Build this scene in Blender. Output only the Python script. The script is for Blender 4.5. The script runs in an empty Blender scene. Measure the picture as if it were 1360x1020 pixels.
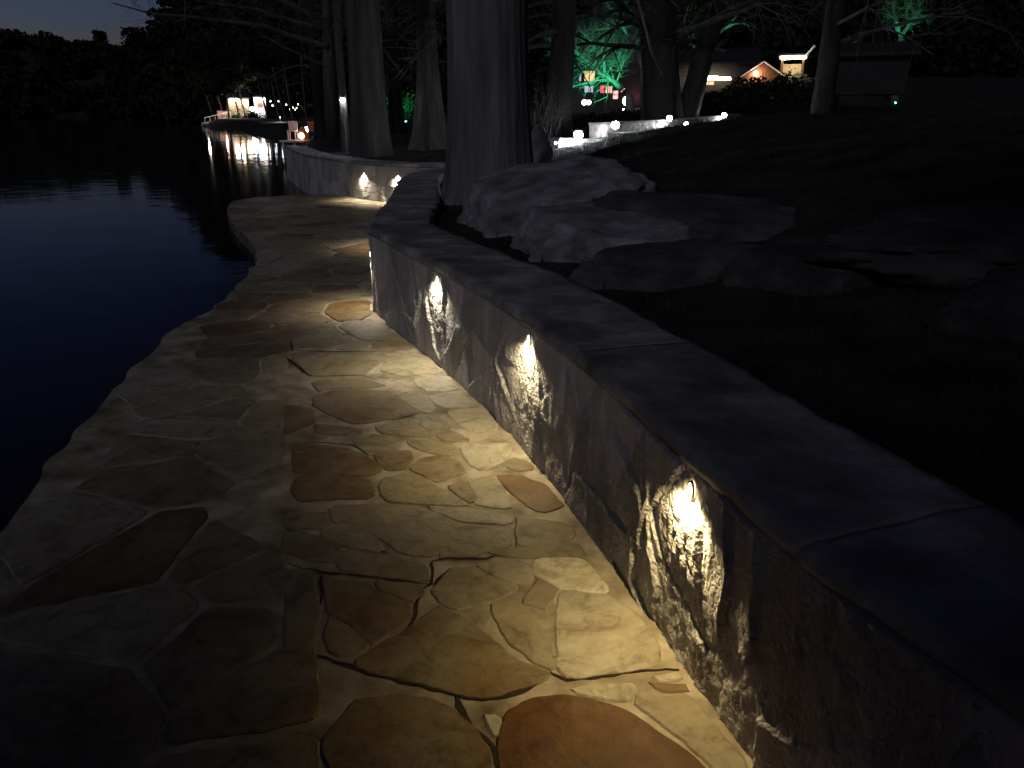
import bpy, bmesh, math, random
import numpy as np
from mathutils import Vector, Matrix, noise as mn
random.seed(7); rng = np.random.default_rng(7)
S = bpy.context.scene
COL = S.collection
F = 1027.0; PITCH = math.radians(19.5); CAMH = 1.6

# ------------------------------------------------------------------ measuring helpers (photo pixel -> place)
def at(px, py, z=0.0):
    u = (px-680)/F; v = (510-py)/F
    dy = math.cos(PITCH)+v*math.sin(PITCH); dz = -math.sin(PITCH)+v*math.cos(PITCH)
    t = (z-CAMH)/dz
    return (u*t, dy*t)
def far(px, py, Y):
    u = (px-680)/F; v = (510-py)/F
    dy = math.cos(PITCH)+v*math.sin(PITCH); dz = -math.sin(PITCH)+v*math.cos(PITCH)
    t = Y/dy
    return Vector((u*t, Y, CAMH+dz*t))
def ss(a, b, x):
    t = np.clip((x-a)/(b-a), 0, 1); return t*t*(3-2*t)

# ------------------------------------------------------------------ noise
def _h(i, j, k):
    n = (i*374761393 + j*668265263 + k*2147483647 + 1013904223) & 0xFFFFFFFF
    n = ((n ^ (n >> 13))*1274126177) & 0xFFFFFFFF
    return ((n ^ (n >> 16)) & 0xFFFF)/65535.0
def vnoise(x, y, z=0.0):
    x = np.asarray(x, float); y = np.asarray(y, float); z = np.zeros_like(x)+z
    xi = np.floor(x).astype(np.int64); yi = np.floor(y).astype(np.int64); zi = np.floor(z).astype(np.int64)
    fx = x-xi; fy = y-yi; fz = z-zi
    fx = fx*fx*(3-2*fx); fy = fy*fy*(3-2*fy); fz = fz*fz*(3-2*fz)
    r = 0
    for a in (0, 1):
        for b in (0, 1):
            for c in (0, 1):
                w = (fx if a else 1-fx)*(fy if b else 1-fy)*(fz if c else 1-fz)
                r = r + w*_h(xi+a, yi+b, zi+c)
    return r*2-1
def fbm(x, y, z=0.0, o=4):
    r = 0; a = 1.0; f = 1.0; t = 0
    for k in range(o):
        r = r + a*vnoise(x*f+k*17.3, y*f+k*5.1, (z*f if not np.isscalar(z) or z else 0.0)+k*3.3); t += a; a *= .5; f *= 2.03
    return r/t

# ------------------------------------------------------------------ materials
def new_mat(name):
    m = bpy.data.materials.new(name); m.use_nodes = True
    return m, m.node_tree.nodes, m.node_tree.links, m.node_tree.nodes['Principled BSDF']
def ramp(N, cols, pos=None):
    r = N.new('ShaderNodeValToRGB'); e = r.color_ramp.elements
    pos = pos or [i/(len(cols)-1) for i in range(len(cols))]
    while len(e) < len(cols): e.new(0.5)
    for i, c in enumerate(cols):
        e[i].position = pos[i]; e[i].color = (*c, 1)
    return r
def mat(name, cols, scale=5, stretch=(1, 1, 1), rough=.8, bump=.3, bscale=None, bdist=.01, attr=None, amix=.5, spec=.3, detail=8, bstretch=None):
    m, N, L, P = new_mat(name)
    tc = N.new('ShaderNodeTexCoord'); mp = N.new('ShaderNodeMapping'); mp.inputs['Scale'].default_value = stretch
    L.new(tc.outputs['Object'], mp.inputs[0])
    n = N.new('ShaderNodeTexNoise'); n.inputs['Scale'].default_value = scale; n.inputs['Detail'].default_value = detail; n.inputs['Roughness'].default_value = .6
    L.new(mp.outputs[0], n.inputs['Vector'])
    r = ramp(N, cols)
    fac = n.outputs['Fac']
    st = N.new('ShaderNodeMapRange'); st.inputs['From Min'].default_value = .3; st.inputs['From Max'].default_value = .7
    L.new(fac, st.inputs['Value']); fac = st.outputs[0]
    if attr:
        a = N.new('ShaderNodeAttribute'); a.attribute_name = attr
        mx = N.new('ShaderNodeMix'); mx.inputs['Factor'].default_value = amix
        L.new(fac, mx.inputs['A']); L.new(a.outputs['Fac'], mx.inputs['B']); fac = mx.outputs['Result']
    L.new(fac, r.inputs['Fac']); L.new(r.outputs['Color'], P.inputs['Base Color'])
    P.inputs['Roughness'].default_value = rough; P.inputs['Specular IOR Level'].default_value = spec
    if bump:
        mp2 = N.new('ShaderNodeMapping'); mp2.inputs['Scale'].default_value = bstretch or stretch
        L.new(tc.outputs['Object'], mp2.inputs[0])
        b = N.new('ShaderNodeTexNoise'); b.inputs['Scale'].default_value = bscale or scale*6; b.inputs['Detail'].default_value = 10; b.inputs['Roughness'].default_value = .65
        L.new(mp2.outputs[0], b.inputs['Vector'])
        bp = N.new('ShaderNodeBump'); bp.inputs['Strength'].default_value = bump; bp.inputs['Distance'].default_value = bdist
        L.new(b.outputs['Fac'], bp.inputs['Height']); L.new(bp.outputs[0], P.inputs['Normal'])
    return m
def emis(name, col, strength):
    m, N, L, P = new_mat(name)
    P.inputs['Base Color'].default_value = (.05, .05, .05, 1)
    P.inputs['Emission Color'].default_value = (*col, 1); P.inputs['Emission Strength'].default_value = strength
    # lamp glass: a little mottled, as real glass is
    tc = N.new('ShaderNodeTexCoord'); n = N.new('ShaderNodeTexNoise'); n.inputs['Scale'].default_value = 6
    L.new(tc.outputs['Object'], n.inputs['Vector']); mr = N.new('ShaderNodeMapRange')
    mr.inputs['To Min'].default_value = strength*.55; mr.inputs['To Max'].default_value = strength*1.35
    L.new(n.outputs['Fac'], mr.inputs['Value']); L.new(mr.outputs[0], P.inputs['Emission Strength'])
    return m

M = {}
def flag_mat():
    m, N, L, P = new_mat('flagstone')
    tc = N.new('ShaderNodeTexCoord'); a = N.new('ShaderNodeAttribute'); a.attribute_name = 'tone'
    n = N.new('ShaderNodeTexNoise'); n.inputs['Scale'].default_value = 3.2; n.inputs['Detail'].default_value = 7; n.inputs['Roughness'].default_value = .62; n.inputs['Distortion'].default_value = .6
    L.new(tc.outputs['Object'], n.inputs['Vector'])
    # tone + (noise-.5)*.55
    mr = N.new('ShaderNodeMapRange'); mr.inputs['From Min'].default_value = .25; mr.inputs['From Max'].default_value = .75
    mr.inputs['To Min'].default_value = -.17; mr.inputs['To Max'].default_value = .17; L.new(n.outputs['Fac'], mr.inputs['Value'])
    ad = N.new('ShaderNodeMath'); ad.operation = 'ADD'; L.new(mr.outputs[0], ad.inputs[0]); L.new(a.outputs['Fac'], ad.inputs[1])
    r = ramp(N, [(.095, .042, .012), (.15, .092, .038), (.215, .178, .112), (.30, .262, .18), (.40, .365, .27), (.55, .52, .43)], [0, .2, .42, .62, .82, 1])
    L.new(ad.outputs[0], r.inputs['Fac'])
    n2 = N.new('ShaderNodeTexNoise'); n2.inputs['Scale'].default_value = 26; n2.inputs['Detail'].default_value = 12; n2.inputs['Roughness'].default_value = .78
    L.new(tc.outputs['Object'], n2.inputs['Vector'])
    r2 = ramp(N, [(.45, .42, .38), (1, 1, 1)], [.26, .60]); L.new(n2.outputs['Fac'], r2.inputs['Fac'])
    mx = N.new('ShaderNodeMix'); mx.data_type = 'RGBA'; mx.blend_type = 'MULTIPLY'; mx.inputs['Factor'].default_value = .55
    L.new(r.outputs['Color'], mx.inputs['A']); L.new(r2.outputs['Color'], mx.inputs['B'])
    # rusty-yellow staining by patches
    n3 = N.new('ShaderNodeTexNoise'); n3.inputs['Scale'].default_value = 1.7; n3.inputs['Detail'].default_value = 5; n3.inputs['Distortion'].default_value = 1.1
    L.new(tc.outputs['Object'], n3.inputs['Vector'])
    r3 = ramp(N, [(1, 1, 1), (.98, .88, .66)], [.44, .62]); L.new(n3.outputs['Fac'], r3.inputs['Fac'])
    mx2 = N.new('ShaderNodeMix'); mx2.data_type = 'RGBA'; mx2.blend_type = 'MULTIPLY'; mx2.inputs['Factor'].default_value = .6
    L.new(mx.outputs['Result'], mx2.inputs['A']); L.new(r3.outputs['Color'], mx2.inputs['B'])
    n4 = N.new('ShaderNodeTexNoise'); n4.inputs['Scale'].default_value = 7; n4.inputs['Detail'].default_value = 9; n4.inputs['Roughness'].default_value = .7; n4.inputs['Distortion'].default_value = 1.5
    L.new(tc.outputs['Object'], n4.inputs['Vector']); r4 = ramp(N, [(.45, .40, .34), (1, 1, 1), (1.12, 1.12, 1.12)], [.34, .50, .66]); L.new(n4.outputs['Fac'], r4.inputs['Fac'])
    mx3 = N.new('ShaderNodeMix'); mx3.data_type = 'RGBA'; mx3.blend_type = 'MULTIPLY'; mx3.inputs['Factor'].default_value = .75
    L.new(mx2.outputs['Result'], mx3.inputs['A']); L.new(r4.outputs['Color'], mx3.inputs['B'])
    L.new(mx3.outputs['Result'], P.inputs['Base Color'])
    rr = N.new('ShaderNodeMapRange'); rr.inputs['To Min'].default_value = .42; rr.inputs['To Max'].default_value = .75
    L.new(n2.outputs['Fac'], rr.inputs['Value']); L.new(rr.outputs[0], P.inputs['Roughness'])
    P.inputs['Specular IOR Level'].default_value = .18
    b = N.new('ShaderNodeTexNoise'); b.inputs['Scale'].default_value = 14; b.inputs['Detail'].default_value = 12; b.inputs['Roughness'].default_value = .62
    L.new(tc.outputs['Object'], b.inputs['Vector'])
    bp = N.new('ShaderNodeBump'); bp.inputs['Strength'].default_value = .6; bp.inputs['Distance'].default_value = .016
    L.new(b.outputs['Fac'], bp.inputs['Height']); L.new(bp.outputs[0], P.inputs['Normal'])
    return m
M['flag'] = flag_mat()
M['mortar'] = mat('mortar', [(.09, .065, .04), (.26, .215, .145), (.45, .40, .31)], 5, rough=.85, bump=.5, bscale=45, bdist=.008)
M['joint'] = mat('joint_shadow', [(.018, .012, .007), (.04, .028, .018)], 20, rough=1, bump=.5, bdist=.004)  # near-black colour painted for the shadow inside open joints
M['edge'] = mat('slab_side', [(.06, .055, .05), (.13, .12, .1)], 6, bump=.6, bdist=.02)
M['wall'] = mat('wall_stone', [(.10, .096, .097), (.24, .23, .225), (.39, .37, .35), (.56, .53, .49)], 6, (1, 1, .2), .66, .75, 38, .016, 'tone', .55, bstretch=(1, 1, .7))
def crumbs(m, sc, st, dist):
    N, L = m.node_tree.nodes, m.node_tree.links; P = N['Principled BSDF']; tc = N.new('ShaderNodeTexCoord')
    nz = N.new('ShaderNodeTexNoise'); nz.inputs['Scale'].default_value = sc*.5; L.new(tc.outputs['Object'], nz.inputs['Vector'])
    mx = N.new('ShaderNodeVectorMath'); mx.operation = 'MULTIPLY_ADD'; mx.inputs[1].default_value = (.05, .05, .05); L.new(nz.outputs['Color'], mx.inputs[0]); L.new(tc.outputs['Object'], mx.inputs[2])
    vo = N.new('ShaderNodeTexVoronoi'); vo.inputs['Scale'].default_value = sc; L.new(mx.outputs[0], vo.inputs['Vector'])
    b = N.new('ShaderNodeBump'); b.invert = True; b.inputs['Strength'].default_value = st; b.inputs['Distance'].default_value = dist
    L.new(vo.outputs['Distance'], b.inputs['Height']); old = P.inputs['Normal'].links[0].from_socket; L.new(old, b.inputs['Normal']); L.new(b.outputs[0], P.inputs['Normal'])
crumbs(M['wall'], 55, .6, .012)
M['coping'] = mat('coping_stone', [(.07, .067, .063), (.175, .167, .157), (.34, .33, .31)], 3.4, rough=.75, bump=.7, bscale=16, bdist=.015)
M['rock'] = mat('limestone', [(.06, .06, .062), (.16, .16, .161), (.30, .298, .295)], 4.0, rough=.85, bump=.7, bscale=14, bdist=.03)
M['darkrock'] = mat('dark_limestone', [(.022, .022, .024), (.05, .05, .051), (.09, .088, .086)], 4.0, rough=.85, bump=.7, bscale=14, bdist=.03)  # the limestone again in a darker colour
M['ground'] = mat('dark_soil_and_grass', [(.010, .011, .012), (.028, .028, .026), (.055, .052, .045)], 2.5, rough=1, bump=.8, bscale=25, bdist=.03, spec=.05)
M['bark'] = mat('cypress_bark', [(.025, .0235, .0225), (.053, .05, .047), (.09, .085, .08)], 6, (1, 1, .12), .9, .8, 28, .03, bstretch=(1, 1, .1))
M['barkt'] = mat('grey_cypress_bark', [(.06, .056, .055), (.125, .118, .115), (.19, .182, .177)], 6, (1, 1, .12), .9, .8, 28, .03, bstretch=(1, 1, .1))
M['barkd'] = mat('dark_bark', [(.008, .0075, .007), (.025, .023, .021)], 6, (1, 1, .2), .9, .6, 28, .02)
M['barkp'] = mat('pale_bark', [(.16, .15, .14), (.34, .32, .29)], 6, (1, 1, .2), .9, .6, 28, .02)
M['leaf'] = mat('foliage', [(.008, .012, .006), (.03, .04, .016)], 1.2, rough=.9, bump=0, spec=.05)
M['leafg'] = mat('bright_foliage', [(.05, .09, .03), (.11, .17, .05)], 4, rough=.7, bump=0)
M['grass'] = mat('grass_blades', [(.015, .018, .008), (.04, .045, .02)], 4, rough=.9, bump=0, spec=.05)
M['bronze'] = mat('bronze_metal', [(.05, .035, .02), (.1, .07, .04)], 30, rough=.45, bump=.2, bdist=.001)
M['bronze'].node_tree.nodes['Principled BSDF'].inputs['Metallic'].default_value = .8
M['wood'] = mat('stained_wood', [(.12, .05, .022), (.28, .13, .06)], 3, (6, 1, 1), .6, .3)
M['paintw'] = mat('pale_paint', [(.55, .52, .47), (.72, .7, .66)], 3, rough=.6, bump=.1)
M['paintd'] = mat('dark_siding', [(.02, .018, .018), (.045, .04, .04)], 3, (1, 1, 5), .7, .3)
M['cream'] = mat('cream_stone', [(.32, .25, .15), (.6, .5, .34)], 2.5, rough=.8, bump=.4)
M['roof'] = mat('roof_shingle', [(.01, .01, .011), (.028, .028, .03)], 6, rough=.8, bump=.4)
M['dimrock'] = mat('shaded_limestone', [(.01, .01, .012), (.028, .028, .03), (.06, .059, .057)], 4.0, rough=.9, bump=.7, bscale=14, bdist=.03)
M['dark'] = mat('doorway_dark', [(.01, .01, .01), (.02, .02, .02)], 3, rough=.8, bump=0)
M['grassl'] = mat('lawn', [(.03, .05, .015), (.07, .1, .03)], 2, rough=1, bump=.5)
WARM = (1.0, .74, .42); WHITE = (.86, .90, 1.0); GREEN = (.06, 1.0, .42)
M['e_warm'] = emis('warm_lens', WARM, 14)
M['e_white'] = emis('white_lens', WHITE, 130)
M['e_strip'] = emis('eave_bulbs', (1, .82, .58), 7)
M['e_stripw'] = emis('white_bulbs', (.85, 1, .95), 9)
M['e_win'] = emis('lit_window', (1, .55, .25), .8)
M['e_winw'] = emis('cool_lit_window', (.75, .75, 1), .35)
M['e_red'] = emis('red_lit_window', (1, .10, .14), .6)
M['e_pink'] = emis('pink_lit_window', (1, .5, .45), .75)
M['e_green'] = emis('green_lens', (.1, 1, .6), 5)
M['e_bulb'] = emis('bare_bulb', (1, .9, .78), 18)

# ------------------------------------------------------------------ object helpers
def mesh_obj(name, verts, faces, mats, parent=None, smooth=False, loc=None, midx=None):
    me = bpy.data.meshes.new(name)
    me.from_pydata([tuple(v) for v in verts], [], [tuple(int(i) for i in f) for f in faces])
    for m in (mats if isinstance(mats, (list, tuple)) else [mats]): me.materials.append(m)
    if midx is not None: me.polygons.foreach_set('material_index', list(midx))
    if smooth: me.polygons.foreach_set('use_smooth', [True]*len(me.polygons))
    me.update()
    o = bpy.data.objects.new(name, me); COL.objects.link(o)
    if parent: o.parent = parent
    if loc: o.location = loc
    return o
def tag(o, label, cat, group=None, kind=None):
    if label: o['label'] = label
    if cat: o['category'] = cat
    if group: o['group'] = group
    if kind: o['kind'] = kind
    return o
def thing(name, label, cat, loc, rz=0, group=None):
    o = bpy.data.objects.new(name, None); COL.objects.link(o); o.empty_display_size = .1
    o.location = loc; o.rotation_euler = (0, 0, rz)
    return tag(o, label, cat, group)
class MB:
    def __init__(s): s.v = []; s.f = []
    def add(s, v, f):
        b = len(s.v); s.v += [tuple(p) for p in v]; s.f += [tuple(i+b for i in q) for q in f]
    def box(s, c, d, rz=0):
        x, y, z = [q/2 for q in d]; R = Matrix.Rotation(rz, 3, 'Z')
        s.add([Vector(c)+R@Vector((a*x, b*y, e*z)) for a, b, e in ((-1,-1,-1),(1,-1,-1),(1,1,-1),(-1,1,-1),(-1,-1,1),(1,-1,1),(1,1,1),(-1,1,1))],
              [(0,3,2,1),(4,5,6,7),(0,1,5,4),(1,2,6,5),(2,3,7,6),(3,0,4,7)])
    def tube(s, pts, rad, n=7):
        pts = [Vector(p) for p in pts]; vs = []; fs = []
        for i, p in enumerate(pts):
            d = (pts[min(i+1, len(pts)-1)]-pts[max(i-1, 0)]).normalized()
            a = d.orthogonal() if abs(d.z) < .9 else Vector((1, 0, 0)).cross(d)
            if abs(d.z) < .9: a = d.cross(Vector((0, 0, 1)))
            a.normalize(); b = d.cross(a)
            for k in range(n):
                t = 2*math.pi*k/n; vs.append(p+(a*math.cos(t)+b*math.sin(t))*rad[i])
        for i in range(len(pts)-1):
            for k in range(n):
                fs.append((i*n+k, i*n+(k+1) % n, (i+1)*n+(k+1) % n, (i+1)*n+k))
        fs.append(tuple(range(n))[::-1]); fs.append(tuple((len(pts)-1)*n+k for k in range(n)))
        s.add(vs, fs)
    def build(s, name, m, parent=None, smooth=False):
        return mesh_obj(name, s.v, s.f, m, parent, smooth)

# ------------------------------------------------------------------ wall line and terrain
near = [(2.05, -1.8), (1.42, -.3), (1.0, .7), (.74, 1.25)] + [at(*p) for p in [(1000,1020),(950,945),(905,880),(850,803),(800,730),(750,663),(700,600),(650,548),(600,500),(545,455)]] + [(-1.17, 6.36)]
bay = [(-1.27, 7.2), (-1.3, 8.2), (-1.42, 9.6), (-1.55, 10.9), (-1.56, 12.2), (-1.3, 13.1), (-1.0, 13.7), (-1.15, 14.15), (-1.75, 14.2), (-2.3, 14.5), (-2.9, 15.05), (-3.7, 16.2), (-4.55, 17.6), (-5.3, 19.5), (-6.2, 22)]
def resample(pts, step):
    P = np.array(pts, float); d = np.r_[0, np.cumsum(np.hypot(*np.diff(P, axis=0).T))]
    n = max(2, int(d[-1]/step)+1); s = np.linspace(0, d[-1], n)
    return np.c_[np.interp(s, d, P[:, 0]), np.interp(s, d, P[:, 1])]
def smooth_line(L, k):
    for _ in range(k):
        Q = L.copy(); Q[1:-1] = (L[:-2]+2*L[1:-1]+L[2:])/4; L = Q
    return L
WA = smooth_line(resample(near, .03), 25); WB = smooth_line(resample([near[-1]]+bay, .05), 18)
WL = np.vstack([WA, WB[1:]])
WD = np.r_[0, np.cumsum(np.hypot(*np.diff(WL, axis=0).T))]
def wall_frame(s):
    s = np.asarray(s, float)
    x = np.interp(s, WD, WL[:, 0]); y = np.interp(s, WD, WL[:, 1]); e = .05
    dx = np.interp(s+e, WD, WL[:, 0])-np.interp(s-e, WD, WL[:, 0]); dy = np.interp(s+e, WD, WL[:, 1])-np.interp(s-e, WD, WL[:, 1])
    l = np.hypot(dx, dy)+1e-9
    return x, y, -dy/l, dx/l
def seg_dist(X, Y, L):
    best = np.full(X.shape, 1e9); sgn = np.zeros(X.shape); 
    for i in range(len(L)-1):
        ax, ay = L[i]; bx, by = L[i+1]; dx, dy = bx-ax, by-ay; l2 = dx*dx+dy*dy
        t = np.clip(((X-ax)*dx+(Y-ay)*dy)/l2, 0, 1); qx = ax+t*dx; qy = ay+t*dy
        d = np.hypot(X-qx, Y-qy); m = d < best-1e-9
        best = np.where(m, d, best); sgn = np.where(m, np.sign(dx*(Y-ay)-dy*(X-ax)), sgn)
    return best, sgn
WLs = WL[::6]
SHX = [(21, -6.0), (26, -7.4), (41, -11.3), (60, -19), (85, -31.5), (96, -37.5), (104, -39), (112, -30), (122, -34), (150, -46), (180, -62), (200, -75), (230, -90)]
sky_px = [-700, -300, 0, 60, 100, 130, 165, 215, 250, 300, 400]
sky_py = [20, 24, 30, 38, 44, 52, 56, 54, 56, 60, 70]
def ground_z(X, Y):
    X = np.asarray(X, float); Y = np.asarray(Y, float)
    sx = np.interp(Y, [p[0] for p in SHX], [p[1] for p in SHX])
    s = X-sx
    z = -1.6+ss(-1.5, 2.0, s)*2.25
    r = X/np.maximum(Y, 1)
    z += ss(.05, .7, s/30)*.25
    z += ss(30, 60, Y)*(.5+2.4*ss(.06, .36, r))*ss(-.2, .02, r)
    z = z+.10*fbm(X*.35, Y*.35)*ss(0, 2, s)
    m = .92*ss(0, 6, X+.1*Y)*(.3+.7*ss(0, 9, Y))*(1-.5*ss(13.5, 19, Y))
    nearm = Y < 22.5
    zn = .6+m+.05*fbm(X*1.3, Y*1.3, o=3)
    # behind / in front of the wall
    if nearm.any():
        d = np.full(X.shape, 5.0); g = np.ones(X.shape)
        q = nearm & (X > -8) & (X < 4.5) & (Y > -4)
        if q.any():
            dd, gg = seg_dist(X[q], Y[q], WLs); d[q] = dd; g[q] = gg
        inside = np.where(g < 0, d, -d)           # positive on the land side
        inside = np.where(X >= 4.5, 5, inside); inside = np.where((X <= -8), -5, inside)
        inside = np.where(Y <= -1.7, np.where(X > 2.2+(-1.8-Y)*.4, 2, -1), inside)
        zn2 = -1.6+ss(.06, .34, inside)*(zn+1.6)
        w = ss(20, 22.5, Y)
        z = np.where(nearm, zn2*(1-w)+z*w, z)
    # far hills
    hr = ss(112, 175, Y)*30*ss(-.43, -.36, r)
    px = 680+r*F/.943*1.0
    py = np.interp(px, sky_px, sky_py)
    tanv = np.tan(np.arctan((510-py)/F)-PITCH)
    hl = 1.6+270*tanv*1.0
    z = np.where(Y > 198, np.maximum(z, -1.5), z)
    z = np.where(r < -.36, z + ss(198, 272, Y)*(np.maximum(hl-4.5, 2)+1.2)*(1-ss(-.38, -.36, r)), z)
    z = z+hr + np.where(Y > 115, 1.0*fbm(X*.05, Y*.05), 0)
    return z
def gz(x, y): return float(ground_z(np.array([x]), np.array([y]))[0])
def hit(px, py, y0=1.0, y1=120):
    y = y0
    while y < y1:
        p = far(px, py, y)
        if p.z < gz(p.x, p.y): return p
        y *= 1.02
    return far(px, py, y1)

def spacing(a, b, fn):
    r = [a]
    while r[-1] < b: r.append(r[-1]+fn(r[-1]))
    return np.array(r)
gy = spacing(-8, 420, lambda v: .11 if v < 20 else .11+(v-20)*.028 if v < 140 else 4)
xr = spacing(0, 420, lambda v: .10 if v < 8 else .10+(v-8)*.05)
gx = np.r_[-xr[::-1][:-1], xr]
GX, GY = np.meshgrid(gx, gy); GZ = ground_z(GX, GY)
nx, ny = len(gx), len(gy)
I = np.arange(nx*ny).reshape(ny, nx)
fc = np.stack([I[:-1, :-1], I[:-1, 1:], I[1:, 1:], I[1:, :-1]], -1).reshape(-1, 4)
o = mesh_obj('ground', np.c_[GX.ravel(), GY.ravel(), GZ.ravel()], fc, M['ground'], smooth=True)
tag(o, 'dark earth bank and hills around the lake', None, kind='structure')

# water
def water_mat():
    m, N, L, P = new_mat('lake_water')
    P.inputs['Base Color'].default_value = (.012, .012, .016, 1); P.inputs['Roughness'].default_value = .05; P.inputs['IOR'].default_value = 1.1
    tc = N.new('ShaderNodeTexCoord')
    n = N.new('ShaderNodeTexNoise'); n.inputs['Scale'].default_value = 1.6; n.inputs['Detail'].default_value = 3
    n2 = N.new('ShaderNodeTexNoise'); n2.inputs['Scale'].default_value = .25; n2.inputs['Detail'].default_value = 2
    L.new(tc.outputs['Object'], n.inputs['Vector']); L.new(tc.outputs['Object'], n2.inputs['Vector'])
    ad = N.new('ShaderNodeMath'); ad.operation = 'MULTIPLY_ADD'; ad.inputs[1].default_value = 3
    L.new(n2.outputs['Fac'], ad.inputs[0]); L.new(n.outputs['Fac'], ad.inputs[2])
    bp = N.new('ShaderNodeBump'); bp.inputs['Strength'].default_value = .35; bp.inputs['Distance'].default_value = .012
    L.new(ad.outputs[0], bp.inputs['Height']); L.new(bp.outputs[0], P.inputs['Normal'])
    return m
M['water'] = water_mat()
o = mesh_obj('water', [(-420, -30, -.15), (60, -30, -.15), (60, 420, -.15), (-420, 420, -.15)], [(0, 1, 2, 3)], M['water'])
tag(o, 'still black lake water reflecting the shore lights', None, kind='structure')

# ------------------------------------------------------------------ the path
left_px = [(0,705),(60,620),(105,568),(150,520),(185,482),(220,445),(255,424),(290,405),(310,385),(325,370),(338,350),(342,335),(336,322),(322,310),(310,296),(302,283),(302,274),(308,267),(340,262),(420,258),(470,258)]
leftw = [at(*p) for p in left_px]
leftw = [(-1.6, -3), (-1.72, -1.2), (-1.82, .6), (-1.95, 1.8)] + leftw + [(-3.05, 15.4)]
LE = smooth_line(resample(leftw, .06), 3)
LE[:, 0] += .03*vnoise(LE[:, 1]*5, LE[:, 0]*5); LE[:, 1] += .02*vnoise(LE[:, 1]*6+9, LE[:, 0]*6)
# right boundary runs inside the wall
rs = [s for s in np.arange(0, WD[-1], .15)]
RE = []
for s in rs:
    x, y, nx_, ny_ = wall_frame(s)
    if y > 15.2: break
    RE.append((float(x-nx_*.1), float(y-ny_*.1)))
PP = [tuple(p) for p in LE]+RE[::-1]
bm = bmesh.new()
top = [bm.verts.new((x, y, 0)) for x, y in PP]
f = bm.faces.new(top); bmesh.ops.triangulate(bm, faces=[f])
nLE = len(LE)
low = [bm.verts.new((LE[i][0]+.02*math.sin(i*1.7), LE[i][1], -.5)) for i in range(nLE)]
side = []
for i in range(nLE-1):
    side.append(bm.faces.new((top[i], top[i+1], low[i+1], low[i])))
for q in bm.faces: q.material_index = 0
for q in side: q.material_index = 3
bmesh.ops.recalc_face_normals(bm, faces=bm.faces)
tone_l = bm.faces.layers.float.new('tone')

def pip(x, y, poly):
    P = poly; n = len(P); x = np.atleast_1d(x); y = np.atleast_1d(y)
    c = np.zeros(x.shape, bool); x1, y1 = P[:, 0], P[:, 1]; x2, y2 = np.roll(x1, -1), np.roll(y1, -1)
    for k in range(n):
        if y1[k] == y2[k]: continue
        m = ((y1[k] > y) != (y2[k] > y)) & (x < (x2[k]-x1[k])*(y-y1[k])/(y2[k]-y1[k])+x1[k]); c ^= m
    return c
def rough_poly(pts, step=.03, amp=.004, inset=0.0):
    P = np.array(pts, float)
    # corner cut then dense resample
    Q = []
    n = len(P)
    for i in range(n):
        a, b = P[i], P[(i+1) % n]; Q += [a*.93+b*.07, a*.07+b*.93]
    Q = np.array(Q+[Q[0]]); R = resample(Q, step)[:-1]
    n = len(R)
    if n < 6: return None
    T = np.roll(R, -1, 0)-np.roll(R, 1, 0); T /= (np.hypot(*T.T)[:, None]+1e-9)
    area = .5*np.sum(R[:, 0]*np.roll(R[:, 1], -1)-np.roll(R[:, 0], -1)*R[:, 1])
    if area < 0: R = R[::-1]; T = np.roll(R, -1, 0)-np.roll(R, 1, 0); T /= (np.hypot(*T.T)[:, None]+1e-9)
    Nn = np.c_[-T[:, 1], T[:, 0]]
    R = R+Nn*(inset+amp*(vnoise(R[:, 0]*28, R[:, 1]*28)+.8*vnoise(R[:, 0]*9, R[:, 1]*9))[:, None])
    return R, Nn
stones = []
def add_stone(pts, tone, h=.005, step=.03, inset=-.011, amp=.006):
    r = rough_poly(pts, step, amp, inset)
    if r is None: return
    R, Nn = r; n = len(R); c = R.mean(0)
    tx, ty = random.uniform(-.004, .004), random.uniform(-.004, .004)
    def zz(p, b): return b+(p[0]-c[0])*tx+(p[1]-c[1])*ty
    a = [bm.verts.new((p[0], p[1], -.01)) for p in R]
    A = R+Nn*.0015; B = R+Nn*.008
    b = [bm.verts.new((p[0], p[1], zz(p, h-.004))) for p in A]
    d = [bm.verts.new((p[0], p[1], zz(p, h))) for p in B]
    fs = []
    for k in range(n):
        j = (k+1) % n
        fs.append(bm.faces.new((a[k], a[j], b[j], b[k]))); fs.append(bm.faces.new((b[k], b[j], d[j], d[k])))
    g = bm.faces.new(d); t = bmesh.ops.triangulate(bm, faces=[g])
    for q in fs+t['faces']: q.material_index = 1; q[tone_l] = tone
C4 = lambda u, v: (380+u/2.125, 700+v/2.125)
C3 = lambda u, v: (380+u/3.238, 460+v/3.238)
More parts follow.
